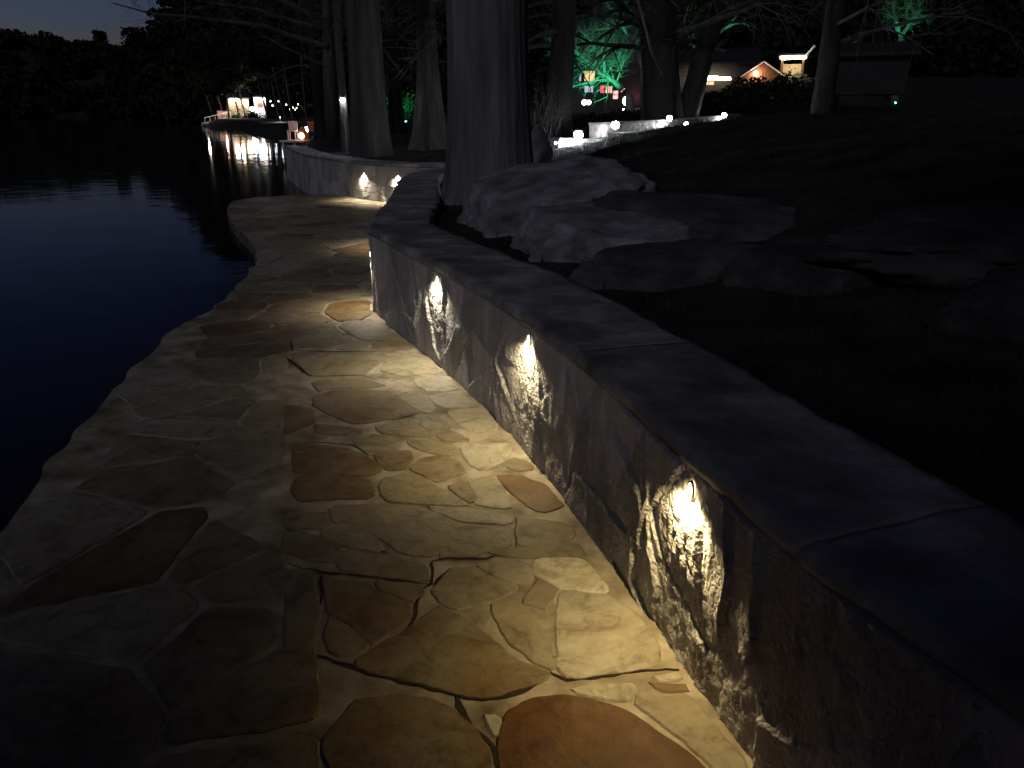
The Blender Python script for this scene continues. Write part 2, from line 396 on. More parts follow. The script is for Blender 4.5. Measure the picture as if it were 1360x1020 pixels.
T4 = [
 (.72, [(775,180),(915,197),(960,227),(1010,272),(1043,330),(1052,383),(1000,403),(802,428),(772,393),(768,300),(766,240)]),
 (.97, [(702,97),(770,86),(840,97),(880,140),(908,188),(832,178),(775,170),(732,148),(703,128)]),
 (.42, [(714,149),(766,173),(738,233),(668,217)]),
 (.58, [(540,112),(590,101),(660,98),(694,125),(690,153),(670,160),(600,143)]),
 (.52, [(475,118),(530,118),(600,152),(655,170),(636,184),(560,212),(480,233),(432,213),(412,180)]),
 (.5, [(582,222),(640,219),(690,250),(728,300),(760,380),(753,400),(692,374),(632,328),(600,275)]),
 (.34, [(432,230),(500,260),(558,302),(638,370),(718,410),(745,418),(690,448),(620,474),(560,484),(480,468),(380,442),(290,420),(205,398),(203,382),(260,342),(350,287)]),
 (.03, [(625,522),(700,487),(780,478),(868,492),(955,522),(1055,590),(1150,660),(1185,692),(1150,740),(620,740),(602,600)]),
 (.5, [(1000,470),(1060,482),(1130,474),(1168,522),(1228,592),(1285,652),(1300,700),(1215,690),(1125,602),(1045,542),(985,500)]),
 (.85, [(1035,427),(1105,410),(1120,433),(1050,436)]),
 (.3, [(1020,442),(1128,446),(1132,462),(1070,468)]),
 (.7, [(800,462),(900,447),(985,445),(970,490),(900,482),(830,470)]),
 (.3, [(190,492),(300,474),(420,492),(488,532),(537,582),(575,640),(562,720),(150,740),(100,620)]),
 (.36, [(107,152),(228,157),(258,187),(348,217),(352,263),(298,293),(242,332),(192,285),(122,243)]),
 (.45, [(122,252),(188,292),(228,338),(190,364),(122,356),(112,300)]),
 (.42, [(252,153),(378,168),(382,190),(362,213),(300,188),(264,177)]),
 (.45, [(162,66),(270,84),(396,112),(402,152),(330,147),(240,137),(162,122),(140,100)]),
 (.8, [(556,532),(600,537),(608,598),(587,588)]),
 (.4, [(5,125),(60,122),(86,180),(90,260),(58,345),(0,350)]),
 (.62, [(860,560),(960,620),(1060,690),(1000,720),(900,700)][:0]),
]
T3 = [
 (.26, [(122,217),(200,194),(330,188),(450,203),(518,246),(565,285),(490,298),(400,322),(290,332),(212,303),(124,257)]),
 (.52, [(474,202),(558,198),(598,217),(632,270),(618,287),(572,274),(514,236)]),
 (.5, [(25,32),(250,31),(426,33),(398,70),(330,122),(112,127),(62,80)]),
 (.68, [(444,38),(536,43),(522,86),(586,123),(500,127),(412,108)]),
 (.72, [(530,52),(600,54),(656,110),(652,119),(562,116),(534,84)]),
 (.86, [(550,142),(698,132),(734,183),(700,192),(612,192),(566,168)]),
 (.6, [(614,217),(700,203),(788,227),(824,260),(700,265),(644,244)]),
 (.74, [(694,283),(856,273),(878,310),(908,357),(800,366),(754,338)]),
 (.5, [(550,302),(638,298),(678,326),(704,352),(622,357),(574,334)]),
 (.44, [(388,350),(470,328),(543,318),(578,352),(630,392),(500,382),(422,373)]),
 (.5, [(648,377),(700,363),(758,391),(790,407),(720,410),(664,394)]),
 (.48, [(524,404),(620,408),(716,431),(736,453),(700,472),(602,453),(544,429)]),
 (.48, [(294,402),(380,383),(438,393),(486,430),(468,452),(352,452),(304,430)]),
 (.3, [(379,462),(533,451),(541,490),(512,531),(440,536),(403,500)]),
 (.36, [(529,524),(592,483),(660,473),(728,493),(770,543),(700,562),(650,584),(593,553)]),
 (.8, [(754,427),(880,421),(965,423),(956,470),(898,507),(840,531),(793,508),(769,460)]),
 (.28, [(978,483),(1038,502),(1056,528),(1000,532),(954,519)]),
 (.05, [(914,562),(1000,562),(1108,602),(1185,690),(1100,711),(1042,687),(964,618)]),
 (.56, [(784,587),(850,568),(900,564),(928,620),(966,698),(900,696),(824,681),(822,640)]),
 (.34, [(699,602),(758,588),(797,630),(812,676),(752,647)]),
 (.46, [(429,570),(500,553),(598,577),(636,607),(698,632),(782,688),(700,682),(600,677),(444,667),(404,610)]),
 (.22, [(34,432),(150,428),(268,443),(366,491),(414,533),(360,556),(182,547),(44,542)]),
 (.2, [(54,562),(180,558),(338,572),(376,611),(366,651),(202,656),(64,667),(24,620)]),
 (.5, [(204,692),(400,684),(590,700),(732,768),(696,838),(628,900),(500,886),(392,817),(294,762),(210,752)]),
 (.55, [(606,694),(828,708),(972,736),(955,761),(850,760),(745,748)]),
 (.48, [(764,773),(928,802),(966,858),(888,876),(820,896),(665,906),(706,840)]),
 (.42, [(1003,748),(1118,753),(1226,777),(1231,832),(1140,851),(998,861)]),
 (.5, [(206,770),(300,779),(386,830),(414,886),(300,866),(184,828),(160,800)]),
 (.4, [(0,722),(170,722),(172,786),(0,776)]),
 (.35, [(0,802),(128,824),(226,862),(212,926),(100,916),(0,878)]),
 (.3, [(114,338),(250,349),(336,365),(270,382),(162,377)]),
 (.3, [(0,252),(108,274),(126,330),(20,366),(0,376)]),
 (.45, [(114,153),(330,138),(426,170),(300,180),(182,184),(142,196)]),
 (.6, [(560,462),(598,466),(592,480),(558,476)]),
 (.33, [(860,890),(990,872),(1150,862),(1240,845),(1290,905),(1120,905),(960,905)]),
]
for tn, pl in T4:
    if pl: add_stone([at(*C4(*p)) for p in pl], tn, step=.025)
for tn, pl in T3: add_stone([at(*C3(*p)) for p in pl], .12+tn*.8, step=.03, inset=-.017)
hullpx = [(384,465),(590,465),(620,500),(660,545),(710,600),(760,660),(810,730),(860,803),(915,880),(960,945),(1010,1020),(1060,1100),(428,1100),(426,905),(424,855),(420,765),(380,755),(380,560)]
hull = np.array([at(*p) for p in hullpx])
PPa = np.array(PP)
wallin = []   # path limited to the front of the wall
for s in rs:
    x, y, a_, b_ = wall_frame(s)
    if y > 15.1: break
    wallin.append((float(x+a_*.035), float(y+b_*.035)))
PIN = np.array([tuple(p) for p in LE]+wallin[::-1])
seeds = []
yy = -2.9; rowi = 0
while yy < 16.2:
    st = .44 if yy < 8 else .52
    xx = -6.2+random.uniform(0, st)
    while xx < 2.2:
        jx, jy = xx+random.uniform(-.45, .45)*st, yy+random.uniform(-.42, .42)*st*.9
        if random.random() > .16: seeds.append((jx, jy))
        xx += st*random.choice([.7, .9, 1.2])
    yy += st*.82
SA = np.array(seeds)
ok = pip(SA[:, 0], SA[:, 1], PIN)
hin = pip(SA[:, 0], SA[:, 1], hull)
for i in np.nonzero(ok & ~hin)[0]:
    s0 = SA[i]; cell = [s0+np.array(q)*.75 for q in ((-1,-.8),(1,-.8),(1,.8),(-1,.8))]
    dd = np.hypot(*(SA-s0).T); nb = np.argsort(dd)[1:16]
    for j in nb:
        m = (s0+SA[j])/2; nn = (SA[j]-s0); nn = nn/np.hypot(*nn); out = []
        gap = .007+.010*random.random()
        for k in range(len(cell)):
            p, q = cell[k], cell[(k+1) % len(cell)]
            dp, dq = np.dot(p-m, nn)+gap, np.dot(q-m, nn)+gap
            if dp <= 0: out.append(p)
            if dp*dq < 0: out.append(p+(q-p)*dp/(dp-dq))
        cell = out
        if len(cell) < 3: break
    if len(cell) < 3: continue
    P = resample(np.array(cell+[cell[0]]), .05)[:-1]
    for _ in range(42):
        bad = (~pip(P[:, 0], P[:, 1], PIN)) | pip(P[:, 0], P[:, 1], hull)
        if not bad.any(): break
        P[bad] = s0+(P[bad]-s0)*.955
    ar = .5*abs(np.sum(P[:, 0]*np.roll(P[:, 1], -1)-np.roll(P[:, 0], -1)*P[:, 1]))
    if ar < .006: continue
    add_stone(P, random.choice([.22, .3, .38, .42, .46, .5, .55, .62]), inset=0, h=random.uniform(.004, .008), step=.035 if s0[1] < 8 else .07)
# dark strips painting the shadow in open joints where the mortar has worn out
def joint(pts, w=.012):
    W = resample([at(*p) for p in pts], .02); W = W+.006*np.c_[vnoise(W[:, 0]*30, W[:, 1]*30), vnoise(W[:, 1]*30+5, W[:, 0]*30)]
    T = np.gradient(W, axis=0); T /= np.hypot(*T.T)[:, None]; Nn = np.c_[-T[:, 1], T[:, 0]]
    n = len(W); wd = w*(.35+.65*np.abs(vnoise(W[:, 0]*12+3, W[:, 1]*12)))*np.sin(np.linspace(.15, math.pi-.15, n))**.4
    a = [bm.verts.new((*p, .0035)) for p in W+Nn*wd[:, None]]; b = [bm.verts.new((*p, .0035)) for p in W-Nn*wd[:, None]]
    for k in range(n-1):
        q = bm.faces.new((b[k], b[k+1], a[k+1], a[k])); q.material_index = 2
J4 = [([(0,352),(100,368),(200,402),(290,428),(380,450),(480,476),(560,492),(620,482),(690,455),(750,412),(800,434),(1000,408),(1108,404)], .011),
      ([(200,400),(270,345),(350,290),(365,250),(380,180),(410,160),(412,100)], .012), ([(412,98),(450,92),(560,92),(640,70),(820,68)], .012),
      ([(0,105),(100,130),(240,142),(410,162)], .010), ([(98,140),(100,220)], .010), ([(430,225),(490,250)], .006),
      ([(480,480),(520,560),(580,610),(600,680)], .016), ([(415,165),(465,120)], .008)]
J3 = [([(0,50),(60,90),(110,130)], .010), ([(0,20),(200,24),(420,22)], .012), ([(130,130),(330,125),(440,165)], .006), ([(30,425),(150,415),(280,425),(360,470)], .008),
      ([(450,320),(560,292)], .008), ([(280,755),(400,820)], .008), ([(0,790),(180,830),(430,893)], .010), ([(640,560),(610,580)], .004), ([(990,740),(990,880)], .005)]
for p, w in J4: joint([C4(*q) for q in p], w)
for p, w in J3: joint([C3(*q) for q in p], w)
J1 = [([(100,612),(300,602),(460,600),(540,650),(640,710)], .016), ([(290,670),(360,700),(400,750),(410,820)], .014), ([(210,740),(380,745)], .012), ([(360,840),(500,945)], .012),
      ([(130,470),(400,462),(600,480)], .012), ([(570,440),(600,490)], .012), ([(240,420),(390,390)], .02)]
for p, w in J1: joint([(280+q[0]/3.776, 250+q[1]/3.776) for q in p], w)
me = bpy.data.meshes.new('path'); bm.to_mesh(me); bm.free()
for k in ('mortar', 'flag', 'joint', 'edge'): me.materials.append(M[k])
po = bpy.data.objects.new('path', me); COL.objects.link(po)
tag(po, 'flagstone lakeside path of irregular tan and brown stones in mortar', None, kind='structure')

# ------------------------------------------------------------------ stone retaining wall
HT = .64
def s_at_y(y, lim=None):
    for i in range(len(WL)):
        if WL[i][1] >= y: return WD[i]
sc = s_at_y(6.30)
us = [0.0]
while us[-1] < WD[-1]-.05:
    y = np.interp(us[-1], WD, WL[:, 1])
    us.append(us[-1]+(.03 if y < 1.0 else .007 if y < 3.1 else .011 if y < 6.5 else .04))
us = np.array(us); vs = np.r_[-.6, -.3, np.arange(-.02, HT+.001, .0085)]
U, V = np.meshgrid(us, vs)
wx, wy, wnx, wny = wall_frame(us)
# lamps: distance along the wall and height
lamp_s = []
def wall_uv(px, py):
    best = None
    xs = (px-680)/F
    for i in range(0, len(us), 2):
        if wy[i] > 6.3: break
        p = far(px, py, wy[i]); e_ = abs(p.x-wx[i])
        if best is None or e_ < best[0]: best = (e_, us[i], p.z)
    return best[1], best[2]
for px, py in ((917, 652), (702, 452), (580, 372)):
    lamp_s.append(tuple(float(q) for q in wall_uv(px, py)))
def s_near(x, y): return float(us[np.argmin(np.hypot(wx-x, wy-y))])
lamp_s += [(s_near(-1.2, 6.43), .47), (s_near(-1.42, 9.6), .47), (s_near(-2.05, 14.32), .47), (s_near(-2.75, 14.95), .47)]
lamp_s += [(s_near(1.05, .55), .47)]
sd = []
u0 = 0
while u0 < WD[-1]:
    n = 3
    for k in range(n): sd.append((u0+random.uniform(-.16, .16), (k+.5)/n*HT*1.0+random.uniform(-.1, .1)))
    u0 += .30
sd = np.array(sd)
d1 = np.full(U.shape, 9.0); d2 = d1.copy(); idx = np.zeros(U.shape, int)
wv = .045*fbm(U*7, V*7, 0, 6); wu = .045*fbm(U*7+40, V*7, 0, 6)
for k, (a, b) in enumerate(sd):
    m0 = max(0, np.searchsorted(us, a-1.0)); m1 = np.searchsorted(us, a+1.0)
    sl = (slice(None), slice(m0, m1))
    d = np.hypot((U[sl]+wu[sl]-a)*1.35, (V[sl]+wv[sl]-b))
    c1 = d < d1[sl]; 
    d2[sl] = np.where(c1, d1[sl], np.minimum(d2[sl], d)); idx[sl] = np.where(c1, k, idx[sl]); d1[sl] = np.where(c1, d, d1[sl])
rnd = rng.random((len(sd), 5))
edge = d2-d1
tx = (rnd[idx, 0]-.5)*.15; tz = (rnd[idx, 1]-.5)*.10
disp = tx*(U-sd[idx, 0])+tz*(V-sd[idx, 1])+(rnd[idx, 2]-.5)*.010
disp -= .006*(1-ss(0, .010, edge))*np.clip(.6+1.2*vnoise(U*5, V*5), 0, 1)
rg = .25+.9*rnd[idx, 3]
r1 = 1-np.abs(fbm(U*13, V*8, 0, 5))*2
disp += rg*(.0065*fbm(U*22, V*16, 0, 5)+.004*(r1-.6)+.0028*fbm(U*80, V*60, 0, 3))
for s, z in lamp_s:
    r = np.hypot(U-s, (V-z)); k = 1-ss(.03, .11, r)
    g = np.exp(-((U-s)/.13)**2)*ss(z+.08, z-.1, V)          # coarse split stone below each lamp
    disp = disp*(1-k)-.006*k + g*(.018*(np.abs(fbm(U*26+s, V*12, 0, 5))-.22)+.008*fbm(U*60, V*45, 0, 4))*(1-k)
for pl, wd, dp_, lip in [([(812,572),(838,620),(862,682),(868,702)], .006, .009, .003), ([(905,622),(885,655),(862,682)], .006, .009, .003), ([(868,702),(880,750),(905,800),(938,862)], .010, .011, 0), ([(912,640),(925,700),(928,775)], .006, .014, .003),
        ([(770,632),(812,680),(828,702)], .004, .006, .006), ([(845,722),(838,772),(870,832)], .008, .012, .006), ([(862,682),(850,722)], .006, .008, .008), ([(655,480),(652,530),(660,560)], .006, .010, .005), ([(716,560),(722,620)], .007, .012, .004),
        ([(672,440),(660,480),(672,520)], .007, .008, .005), ([(570,400),(578,460),(584,474)], .010, .010, .006), ([(775,560),(760,610),(752,650)], .006, .008, .006), ([(545,350),(552,400)], .008, .008, .004), ([(966,690),(972,760),(960,830)], .008, .012, .004)]:
    q = [wall_uv(*p) for p in pl]; L_ = np.array(q); L_ = resample([tuple(a) for a in L_], .02)
    m0 = np.searchsorted(us, L_[:, 0].min()-.08); m1 = np.searchsorted(us, L_[:, 0].max()+.08); sl = (slice(None), slice(m0, m1))
    dd, gg = seg_dist(U[sl]+.4*wu[sl], V[sl]+.4*wv[sl], L_)
    disp[sl] = disp[sl]-dp_*(1-ss(wd*.4, wd*1.2, dd))+lip*np.exp(-((dd-wd*1.6)/(wd*1.3))**2)*(gg > 0)+(.006 if lip else .001)*gg*np.exp(-(dd/.05)**2)
disp = np.clip(disp, -.04, .022)
disp[0, :] = 0; disp[1, :] = 0
tone = np.clip(.15+.7*rnd[idx, 4]+.25*(1-ss(0, .02, edge)), 0, 1)
VX = wx[None]+wnx[None]*disp; VY = wy[None]+wny[None]*disp
nu, nv = len(us), len(vs)
verts = np.c_[VX.ravel(), VY.ravel(), V.ravel()]
I = np.arange(nu*nv).reshape(nv, nu)
faces = np.stack([I[:-1, :-1], I[1:, :-1], I[1:, 1:], I[:-1, 1:]], -1).reshape(-1, 4).tolist()
# back and top of the core
bk = np.c_[wx-wnx*.40, wy-wny*.40, np.full(nu, HT)]; bl = np.c_[wx-wnx*.40, wy-wny*.40, np.full(nu, -.6)]
b0 = len(verts); verts = np.vstack([verts, bk, bl]); t0 = (nv-1)*nu
for k in range(0, nu-1):
    faces.append((t0+k, b0+k, b0+k+1, t0+k+1)); faces.append((b0+k, b0+nu+k, b0+nu+k+1, b0+k+1))
faces.append([*(I[:, 0]), b0, b0+nu]); faces.append([*(I[::-1, -1]), b0+2*nu-1, b0+nu-1][::1])
wt = thing('retaining_wall', 'low stone retaining wall with a flat stone top curving beside the flagstone path', 'wall', (float(wx[0]), float(wy[0]), 0))
wo = mesh_obj('wall_face', verts-np.array([wx[0], wy[0], 0]), faces, M['wall'], wt, smooth=True)
at_ = wo.data.attributes.new('tone', 'FLOAT', 'POINT')
tv = np.r_[tone.ravel(), np.full(2*nu, .4)]; at_.data.foreach_set('value', tv.astype(np.float32))
# coping stones
s = 0.0
while s < WD[-1]-.3:
    ln = random.uniform(1.3, 2.6); e = min(s+ln, WD[-1]-.02)
    if s < sc-.02 and e > sc: e = sc
    stepc = .02 if np.interp(s, WD, WL[:, 1]) < 7 else .05
    sl = np.arange(s+.001, e-.001, stepc)
    if len(sl) < 3: s = e; continue
    x, y, ax, ay = wall_frame(sl); w = .53
    fr = .007+.009*vnoise(sl*5, sl*0+s)+.007*fbm(sl*22, sl*0, 0, 4); br = w+.05*fbm(sl*3, sl*0+7, 0, 4)
    cols_ = [(-fr+.004, HT+.003), (-fr, HT+.022), (-fr+.003, HT+.05), (-fr+.012, HT+.06)]+[(t, HT+.062) for t in np.linspace(.03, .48, 14)]+[(br-.01, HT+.058), (br, HT+.04), (br, HT-.25)]
    vv = []; tl = random.uniform(-.002, .002)
    for off, z in cols_:
        off = off+np.zeros(len(sl)); z = z+np.zeros(len(sl))
        top_ = z > HT+.04
        z = z+np.where(top_, .010*fbm(sl*4, off*5)+.007*fbm(sl*18, off*18)+tl, 0)
        vv.append(np.c_[x-ax*off, y-ay*off, z])
    vv = np.array(vv); nr, nc = vv.shape[:2]; J = np.arange(nr*nc).reshape(nr, nc)
    ff = np.stack([J[:-1, :-1], J[1:, :-1], J[1:, 1:], J[:-1, 1:]], -1).reshape(-1, 4).tolist()
    ff.append(list(J[:, 0][::-1])); ff.append(list(J[:, -1]))
    ff.append(list(J[0, :])+list(J[-1, ::-1]))
    mesh_obj('coping_stone', vv.reshape(-1, 3)-np.array([wx[0], wy[0], 0]), [f_[::-1] for f_ in ff], M['coping'], wt, smooth=True)
    s = e

# ------------------------------------------------------------------ wall lights
def lamp(name, kind, loc, power, col, parent=None, size=.05, rot=None, spot=None, blend=.3):
    d = bpy.data.lights.new(name, kind); d.energy = power; d.color = col; d.shadow_soft_size = size
    if kind == 'SPOT': d.spot_size = spot; d.spot_blend = blend
    o = bpy.data.objects.new(name, d); COL.objects.link(o); o.location = loc
    if rot: o.rotation_euler = rot
    if parent: o.parent = parent
    return o
wl_labels = ['warm wall light nearest the camera, glowing over rough split stone', 'warm wall light second from the camera, in the middle of the near wall',
 'warm wall light third from the camera, shortly before the wall corner', 'warm wall light just past the wall corner, seen edge-on as a spark',
 'wall light hidden round the corner on the receding stretch of wall', 'wall light on the far wall beside the pale lit wall end',
 'left one of the two wall lights on the far wall above the water', 'wall light behind the camera on the near wall']
LP = [11, 12, 13.5, 11, 14, 32, 21, 6]
LC = [(1, .77, .38), (1, .82, .48), (1, .88, .65), (1, .90, .74), (1, .92, .8), (1, .88, .70), (1, .87, .66), (1, .7, .34)]
for k, (s, z) in enumerate(lamp_s):
    if k == 7: continue
    x, y, ax, ay = [float(q) for q in wall_frame(s)]
    t = thing('wall_light', wl_labels[k], 'wall light', (x+ax*-.006, y+ay*-.006, z), math.atan2(ay, ax)-math.pi/2+math.pi/2, 'lights set into the stone wall')
    # local +x points out of the wall
    R = MB(); n = 20
    for (ra, rb, x0, x1) in ((.018, .032, 0, .006),):
        v = []
        for i in range(n):
            c, s_ = math.cos(2*math.pi*i/n), math.sin(2*math.pi*i/n)
            v += [(x0, c*ra, s_*rb), (x1, c*ra, s_*rb), (x1, c*(ra-.006), s_*(rb-.007)), (x0, c*(ra-.006), s_*(rb-.007))]
        R.add(v, [(4*i+a, 4*i+(a+1) % 4, 4*((i+1) % n)+(a+1) % 4, 4*((i+1) % n)+a) for i in range(n) for a in range(4)])
    R.build('rim', M['bronze'], t)
    Ls = MB(); v = [(.011, 0, 0)]; fcs = []
    for j, (rr, xx) in enumerate(((.5, .0095), (1, .004))):
        for i in range(n): v.append((xx, math.cos(2*math.pi*i/n)*.015*rr, math.sin(2*math.pi*i/n)*.029*rr))
    for i in range(n):
        fcs.append((0, 1+i, 1+(i+1) % n)); fcs.append((1+i, 1+n+i, 1+n+(i+1) % n, 1+(i+1) % n))
    Ls.add(v, fcs); Ls.build('lens', M['e_warm'], t)
    lamp('bulb', 'SPOT', (.038, 0, .0), LP[k], LC[k], t, .010, (0, 0, 0), math.radians(146), .75); lamp('bulb_glow', 'SPOT', (.060, 0, .030), LP[k]*.065, LC[k], t, .012, Vector((-.75, 0, -1)).to_track_quat('-Z', 'Y').to_euler(), math.radians(100), 1.0)

# ------------------------------------------------------------------ trees
def grow(mb, p, d, r, L, depth, spread=.6, droop=0.0, n=5, kids=3):
    pts = [p.copy()]; rad = [r]; steps = 5
    q = p.copy(); dd = d.normalized()
    for i in range(steps):
        dd = (dd+Vector((random.uniform(-1, 1), random.uniform(-1, 1), random.uniform(-1, 1)))*.16+Vector((0, 0, -droop*.1))).normalized()
        q = q+dd*L/steps; pts.append(q.copy()); rad.append(r*(1-.55*(i+1)/steps))
    mb.tube(pts, rad, n)
    if depth <= 0: return
    for k in range(kids):
        i = random.randint(2, steps); a = random.uniform(0, 6.28)
        o = dd.orthogonal().normalized(); o.rotate(Matrix.Rotation(a, 3, dd))
        nd = (dd+o*random.uniform(spread*.6, spread*1.5)).normalized()
        grow(mb, pts[i], nd, rad[i]*.62, L*random.uniform(.5, .8), depth-1, spread, droop, max(3, n-1), kids)
def trunk_mesh(base, top, r0, r1, flare=1.6, fh=1.0, nseg=30, nr=28, amp=.04, bend=0.0, seed=0):
    base = Vector(base); top = Vector(top); v = []; f = []
    for i in range(nseg+1):
        t = (i/nseg)**1.3; h = (top.z-base.z)*t
        r = r0+(r1-r0)*t; r *= 1+(flare-1)*math.exp(-h/fh*2.2)
        c = base.lerp(top, t)+Vector((math.sin(t*4+seed), math.cos(t*3+seed), 0))*bend*t
        for k in range(nr):
            a = 2*math.pi*k/nr
            w = 1+amp*math.sin(a*5+seed+.4*math.sin(h*.8))*(.4+2.2*math.exp(-h/fh*1.5))+amp*.5*math.sin(a*11+seed*2)+amp*.55*math.sin(a*27+seed*3+1.5*mn.noise(Vector((h*1.3, a*2, seed))))+amp*1.0*mn.noise(Vector((math.cos(a)*3, math.sin(a)*3, h*.7+seed)))
            v.append(c+Vector((math.cos(a)*r*w, math.sin(a)*r*w, 0)))
        v[-nr:] = v[-nr:]
    for i in range(nseg):
        for k in range(nr): f.append((i*nr+k, i*nr+(k+1) % nr, (i+1)*nr+(k+1) % nr, (i+1)*nr+k))
    f.append([nseg*nr+k for k in range(nr)])
    return v, f
def tree(px, Y, pxw, label, m='bark', H=9, flare=1.5, fh=1.0, crown=True, limbs=14, lowz=3.2, lean=0, name='cypress_tree', base_z=None, depth=2, nr=28, nseg=30, group=None, topr=.55, seed=None, amp=.04, L=2.4):
    sd_ = seed if seed is not None else random.random()*10
    x = far(px, 146, Y).x; z = gz(x, Y)-.15 if base_z is None else base_z
    r = pxw/2/F*(Y*.943)
    t = thing(name, label, 'tree', (x, Y, z), 0, group)
    v, f = trunk_mesh((0, 0, 0), (lean, 0, H), r, r*topr, flare, fh, nseg, nr, amp, .05, sd_)
    mesh_obj('trunk', v, f, M[m], t, smooth=True)
    if crown:
        mb = MB()
        for k in range(limbs):
            h = lowz-z+(H-lowz+z)*(k/limbs)**1.1; a = random.uniform(0, 6.28)
            rr = r*(1+(topr-1)*h/H)
            p = Vector((lean*h/H+math.cos(a)*rr*.5, math.sin(a)*rr*.5, h))
            grow(mb, p, Vector((math.cos(a), math.sin(a), random.uniform(-.05, .5))), r*random.uniform(.1, .22)+.015, random.uniform(.7, 1.3)*L*(1-.4*k/limbs), depth, .55, .6, 5, 3)
        mb.build('crown', M['bark' if name == 'bare_tree' else m], t)
    return t
G1 = 'tall trees along the lake bank'
tree(649, 9.25, 108, 'huge pale grey cypress trunk rising right behind the wall', 'barkt', H=8, flare=1.4, fh=1.0, nr=160, nseg=120, amp=.012, topr=.84, base_z=.45, lowz=3.4, group=G1, seed=2.2)
tree(489, 18.5, 46, 'straight grey cypress trunk above the far wall, left of the huge trunk', H=10, flare=1.35, fh=1.5, nr=90, nseg=60, amp=.03, topr=.8, lowz=3.6, group=G1, seed=1.1)
tree(571, 21.5, 24, 'cypress trunk with a wide swollen foot, just left of the huge trunk', H=10, flare=2.6, fh=2.6, nr=60, nseg=50, amp=.04, topr=.7, lowz=3.8, group=G1, seed=3.3)
tree(457, 21, 11, 'thin pole-like trunk left of the straight grey cypress, with a small lamp beside it', H=9, flare=1.2, topr=.8, lowz=4, limbs=8, group=G1, seed=4, name='young_tree')
tree(740, 24, 34, 'dark crooked tree right of the huge trunk with ragged branches', 'barkd', H=9, flare=1.4, lowz=3.0, limbs=16, group=G1, lean=.4, topr=.7, name='bare_tree')
tree(884, 27, 50, 'thick black forked trunk in front of the green lit branches', 'barkd', H=10, flare=1.2, lowz=3.4, limbs=26, group=G1, lean=-1.2, topr=.75, name='bare_tree')
tree(905, 27.6, 30, 'black trunk leaning right beside the thick forked trunk', 'barkd', H=10, flare=1.2, lowz=3.6, limbs=12, group=G1, lean=2.2, topr=.7, name='bare_tree')
tree(1092, 19, 28, 'straight black trunk standing right of the lit porch', 'barkd', H=9, flare=1.2, lowz=3.0, limbs=14, group=G1, name='bare_tree')
tree(424, 35, 16, 'dark trunk on the bank just right of the small lit dock', 'barkd', H=11, flare=1.3, lowz=3.2, limbs=20, group=G1, L=4.5, name='bare_tree')
tree(525, 34, 20, 'dark trunk between the straight cypress and the swollen foot cypress', 'barkd', H=10, flare=1.2, lowz=3.5, limbs=10, group=G1, name='bare_tree')
tree(1160, 45, 30, 'dark tree behind the long low roof on the right', 'barkd', H=12, flare=1.2, lowz=5, limbs=14, group=G1, name='bare_tree')
# limbs with a course of their own
def limb(mb, pts, r0, r1, Y, twigs=0, tl=.8, n=6, jit=.25):
    P = [far(a, b, Y+random.uniform(-jit, jit)) for a, b in pts]; R = [r0+(r1-r0)*i/(len(P)-1) for i in range(len(P))]
    mb.tube(P, R, n)
    for k in range(twigs):
        t = random.uniform(.1, 1)*(len(P)-1.001); i = int(t); p = P[i].lerp(P[i+1], t-i)
        d = Vector((random.uniform(-1, 1), random.uniform(-.8, .8), random.uniform(-.3, 1)))
        grow(mb, p, d, max(.009, R[i]*.2), random.uniform(.5, 1.2)*tl, 2, .6, 0, 3, 3)
def limb_tree(name, label, Y, base, limbs, m, trunk_pts, r, group, leaves=None):
    b = far(*base, Y); z = gz(b.x, Y)-.1
    t = thing(name, label, 'tree', (b.x, Y, z), 0, group); off = Vector((b.x, Y, z))
    mb = MB(); P = [Vector((b.x, Y, z))]+[far(a, c, Y) for a, c in trunk_pts]
    mb.tube([p-off for p in P], [r*(1.25-.7*i/len(P)) for i in range(len(P))], 12); mb.build('trunk', M[m], t, True)
    mb = MB()
    for pts, r0, r1, tw, tl in limbs: limb(mb, pts, r0, r1, Y, tw, tl)
    mb.v = [(v[0]-off.x, v[1]-off.y, v[2]-off.z) for v in mb.v]
    mb.build('crown', M[m], t)
    if leaves:
        mb = MB()
        for (a, c, rad, n_) in leaves:
            q = far(a, c, Y)-off
            for _ in range(n_):
                p = q+Vector([random.gauss(0, rad*.5) for _ in range(3)]); sz = random.uniform(.03, .08)
                u = Vector([random.uniform(-1, 1) for _ in range(3)]).normalized(); w = u.orthogonal().normalized()
                mb.add([p, p+u*sz+w*sz*.4, p+u*sz*2, p+u*sz-w*sz*.4], [(0, 1, 2, 3)])
        mb.build('leaves', M['leafg'], t)
    return t
G2 = 'bare trees lit green by floodlights'
gt = []
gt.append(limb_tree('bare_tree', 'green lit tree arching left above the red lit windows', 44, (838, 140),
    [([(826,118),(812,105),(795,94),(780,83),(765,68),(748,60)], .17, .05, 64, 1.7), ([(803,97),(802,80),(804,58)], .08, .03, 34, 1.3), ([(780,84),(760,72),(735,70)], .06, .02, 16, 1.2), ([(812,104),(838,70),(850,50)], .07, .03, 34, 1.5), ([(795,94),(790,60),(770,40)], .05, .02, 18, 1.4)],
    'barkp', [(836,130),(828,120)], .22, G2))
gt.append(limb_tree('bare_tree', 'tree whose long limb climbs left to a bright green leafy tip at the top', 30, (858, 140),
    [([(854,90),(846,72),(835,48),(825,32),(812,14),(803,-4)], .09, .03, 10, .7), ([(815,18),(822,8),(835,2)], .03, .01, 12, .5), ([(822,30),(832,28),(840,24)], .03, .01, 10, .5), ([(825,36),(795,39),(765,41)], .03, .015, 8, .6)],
    'barkp', [(856,120),(854,90)], .13, G2, [(815,12,.5,160), (832,30,.4,120), (822,2,.5,120)]))
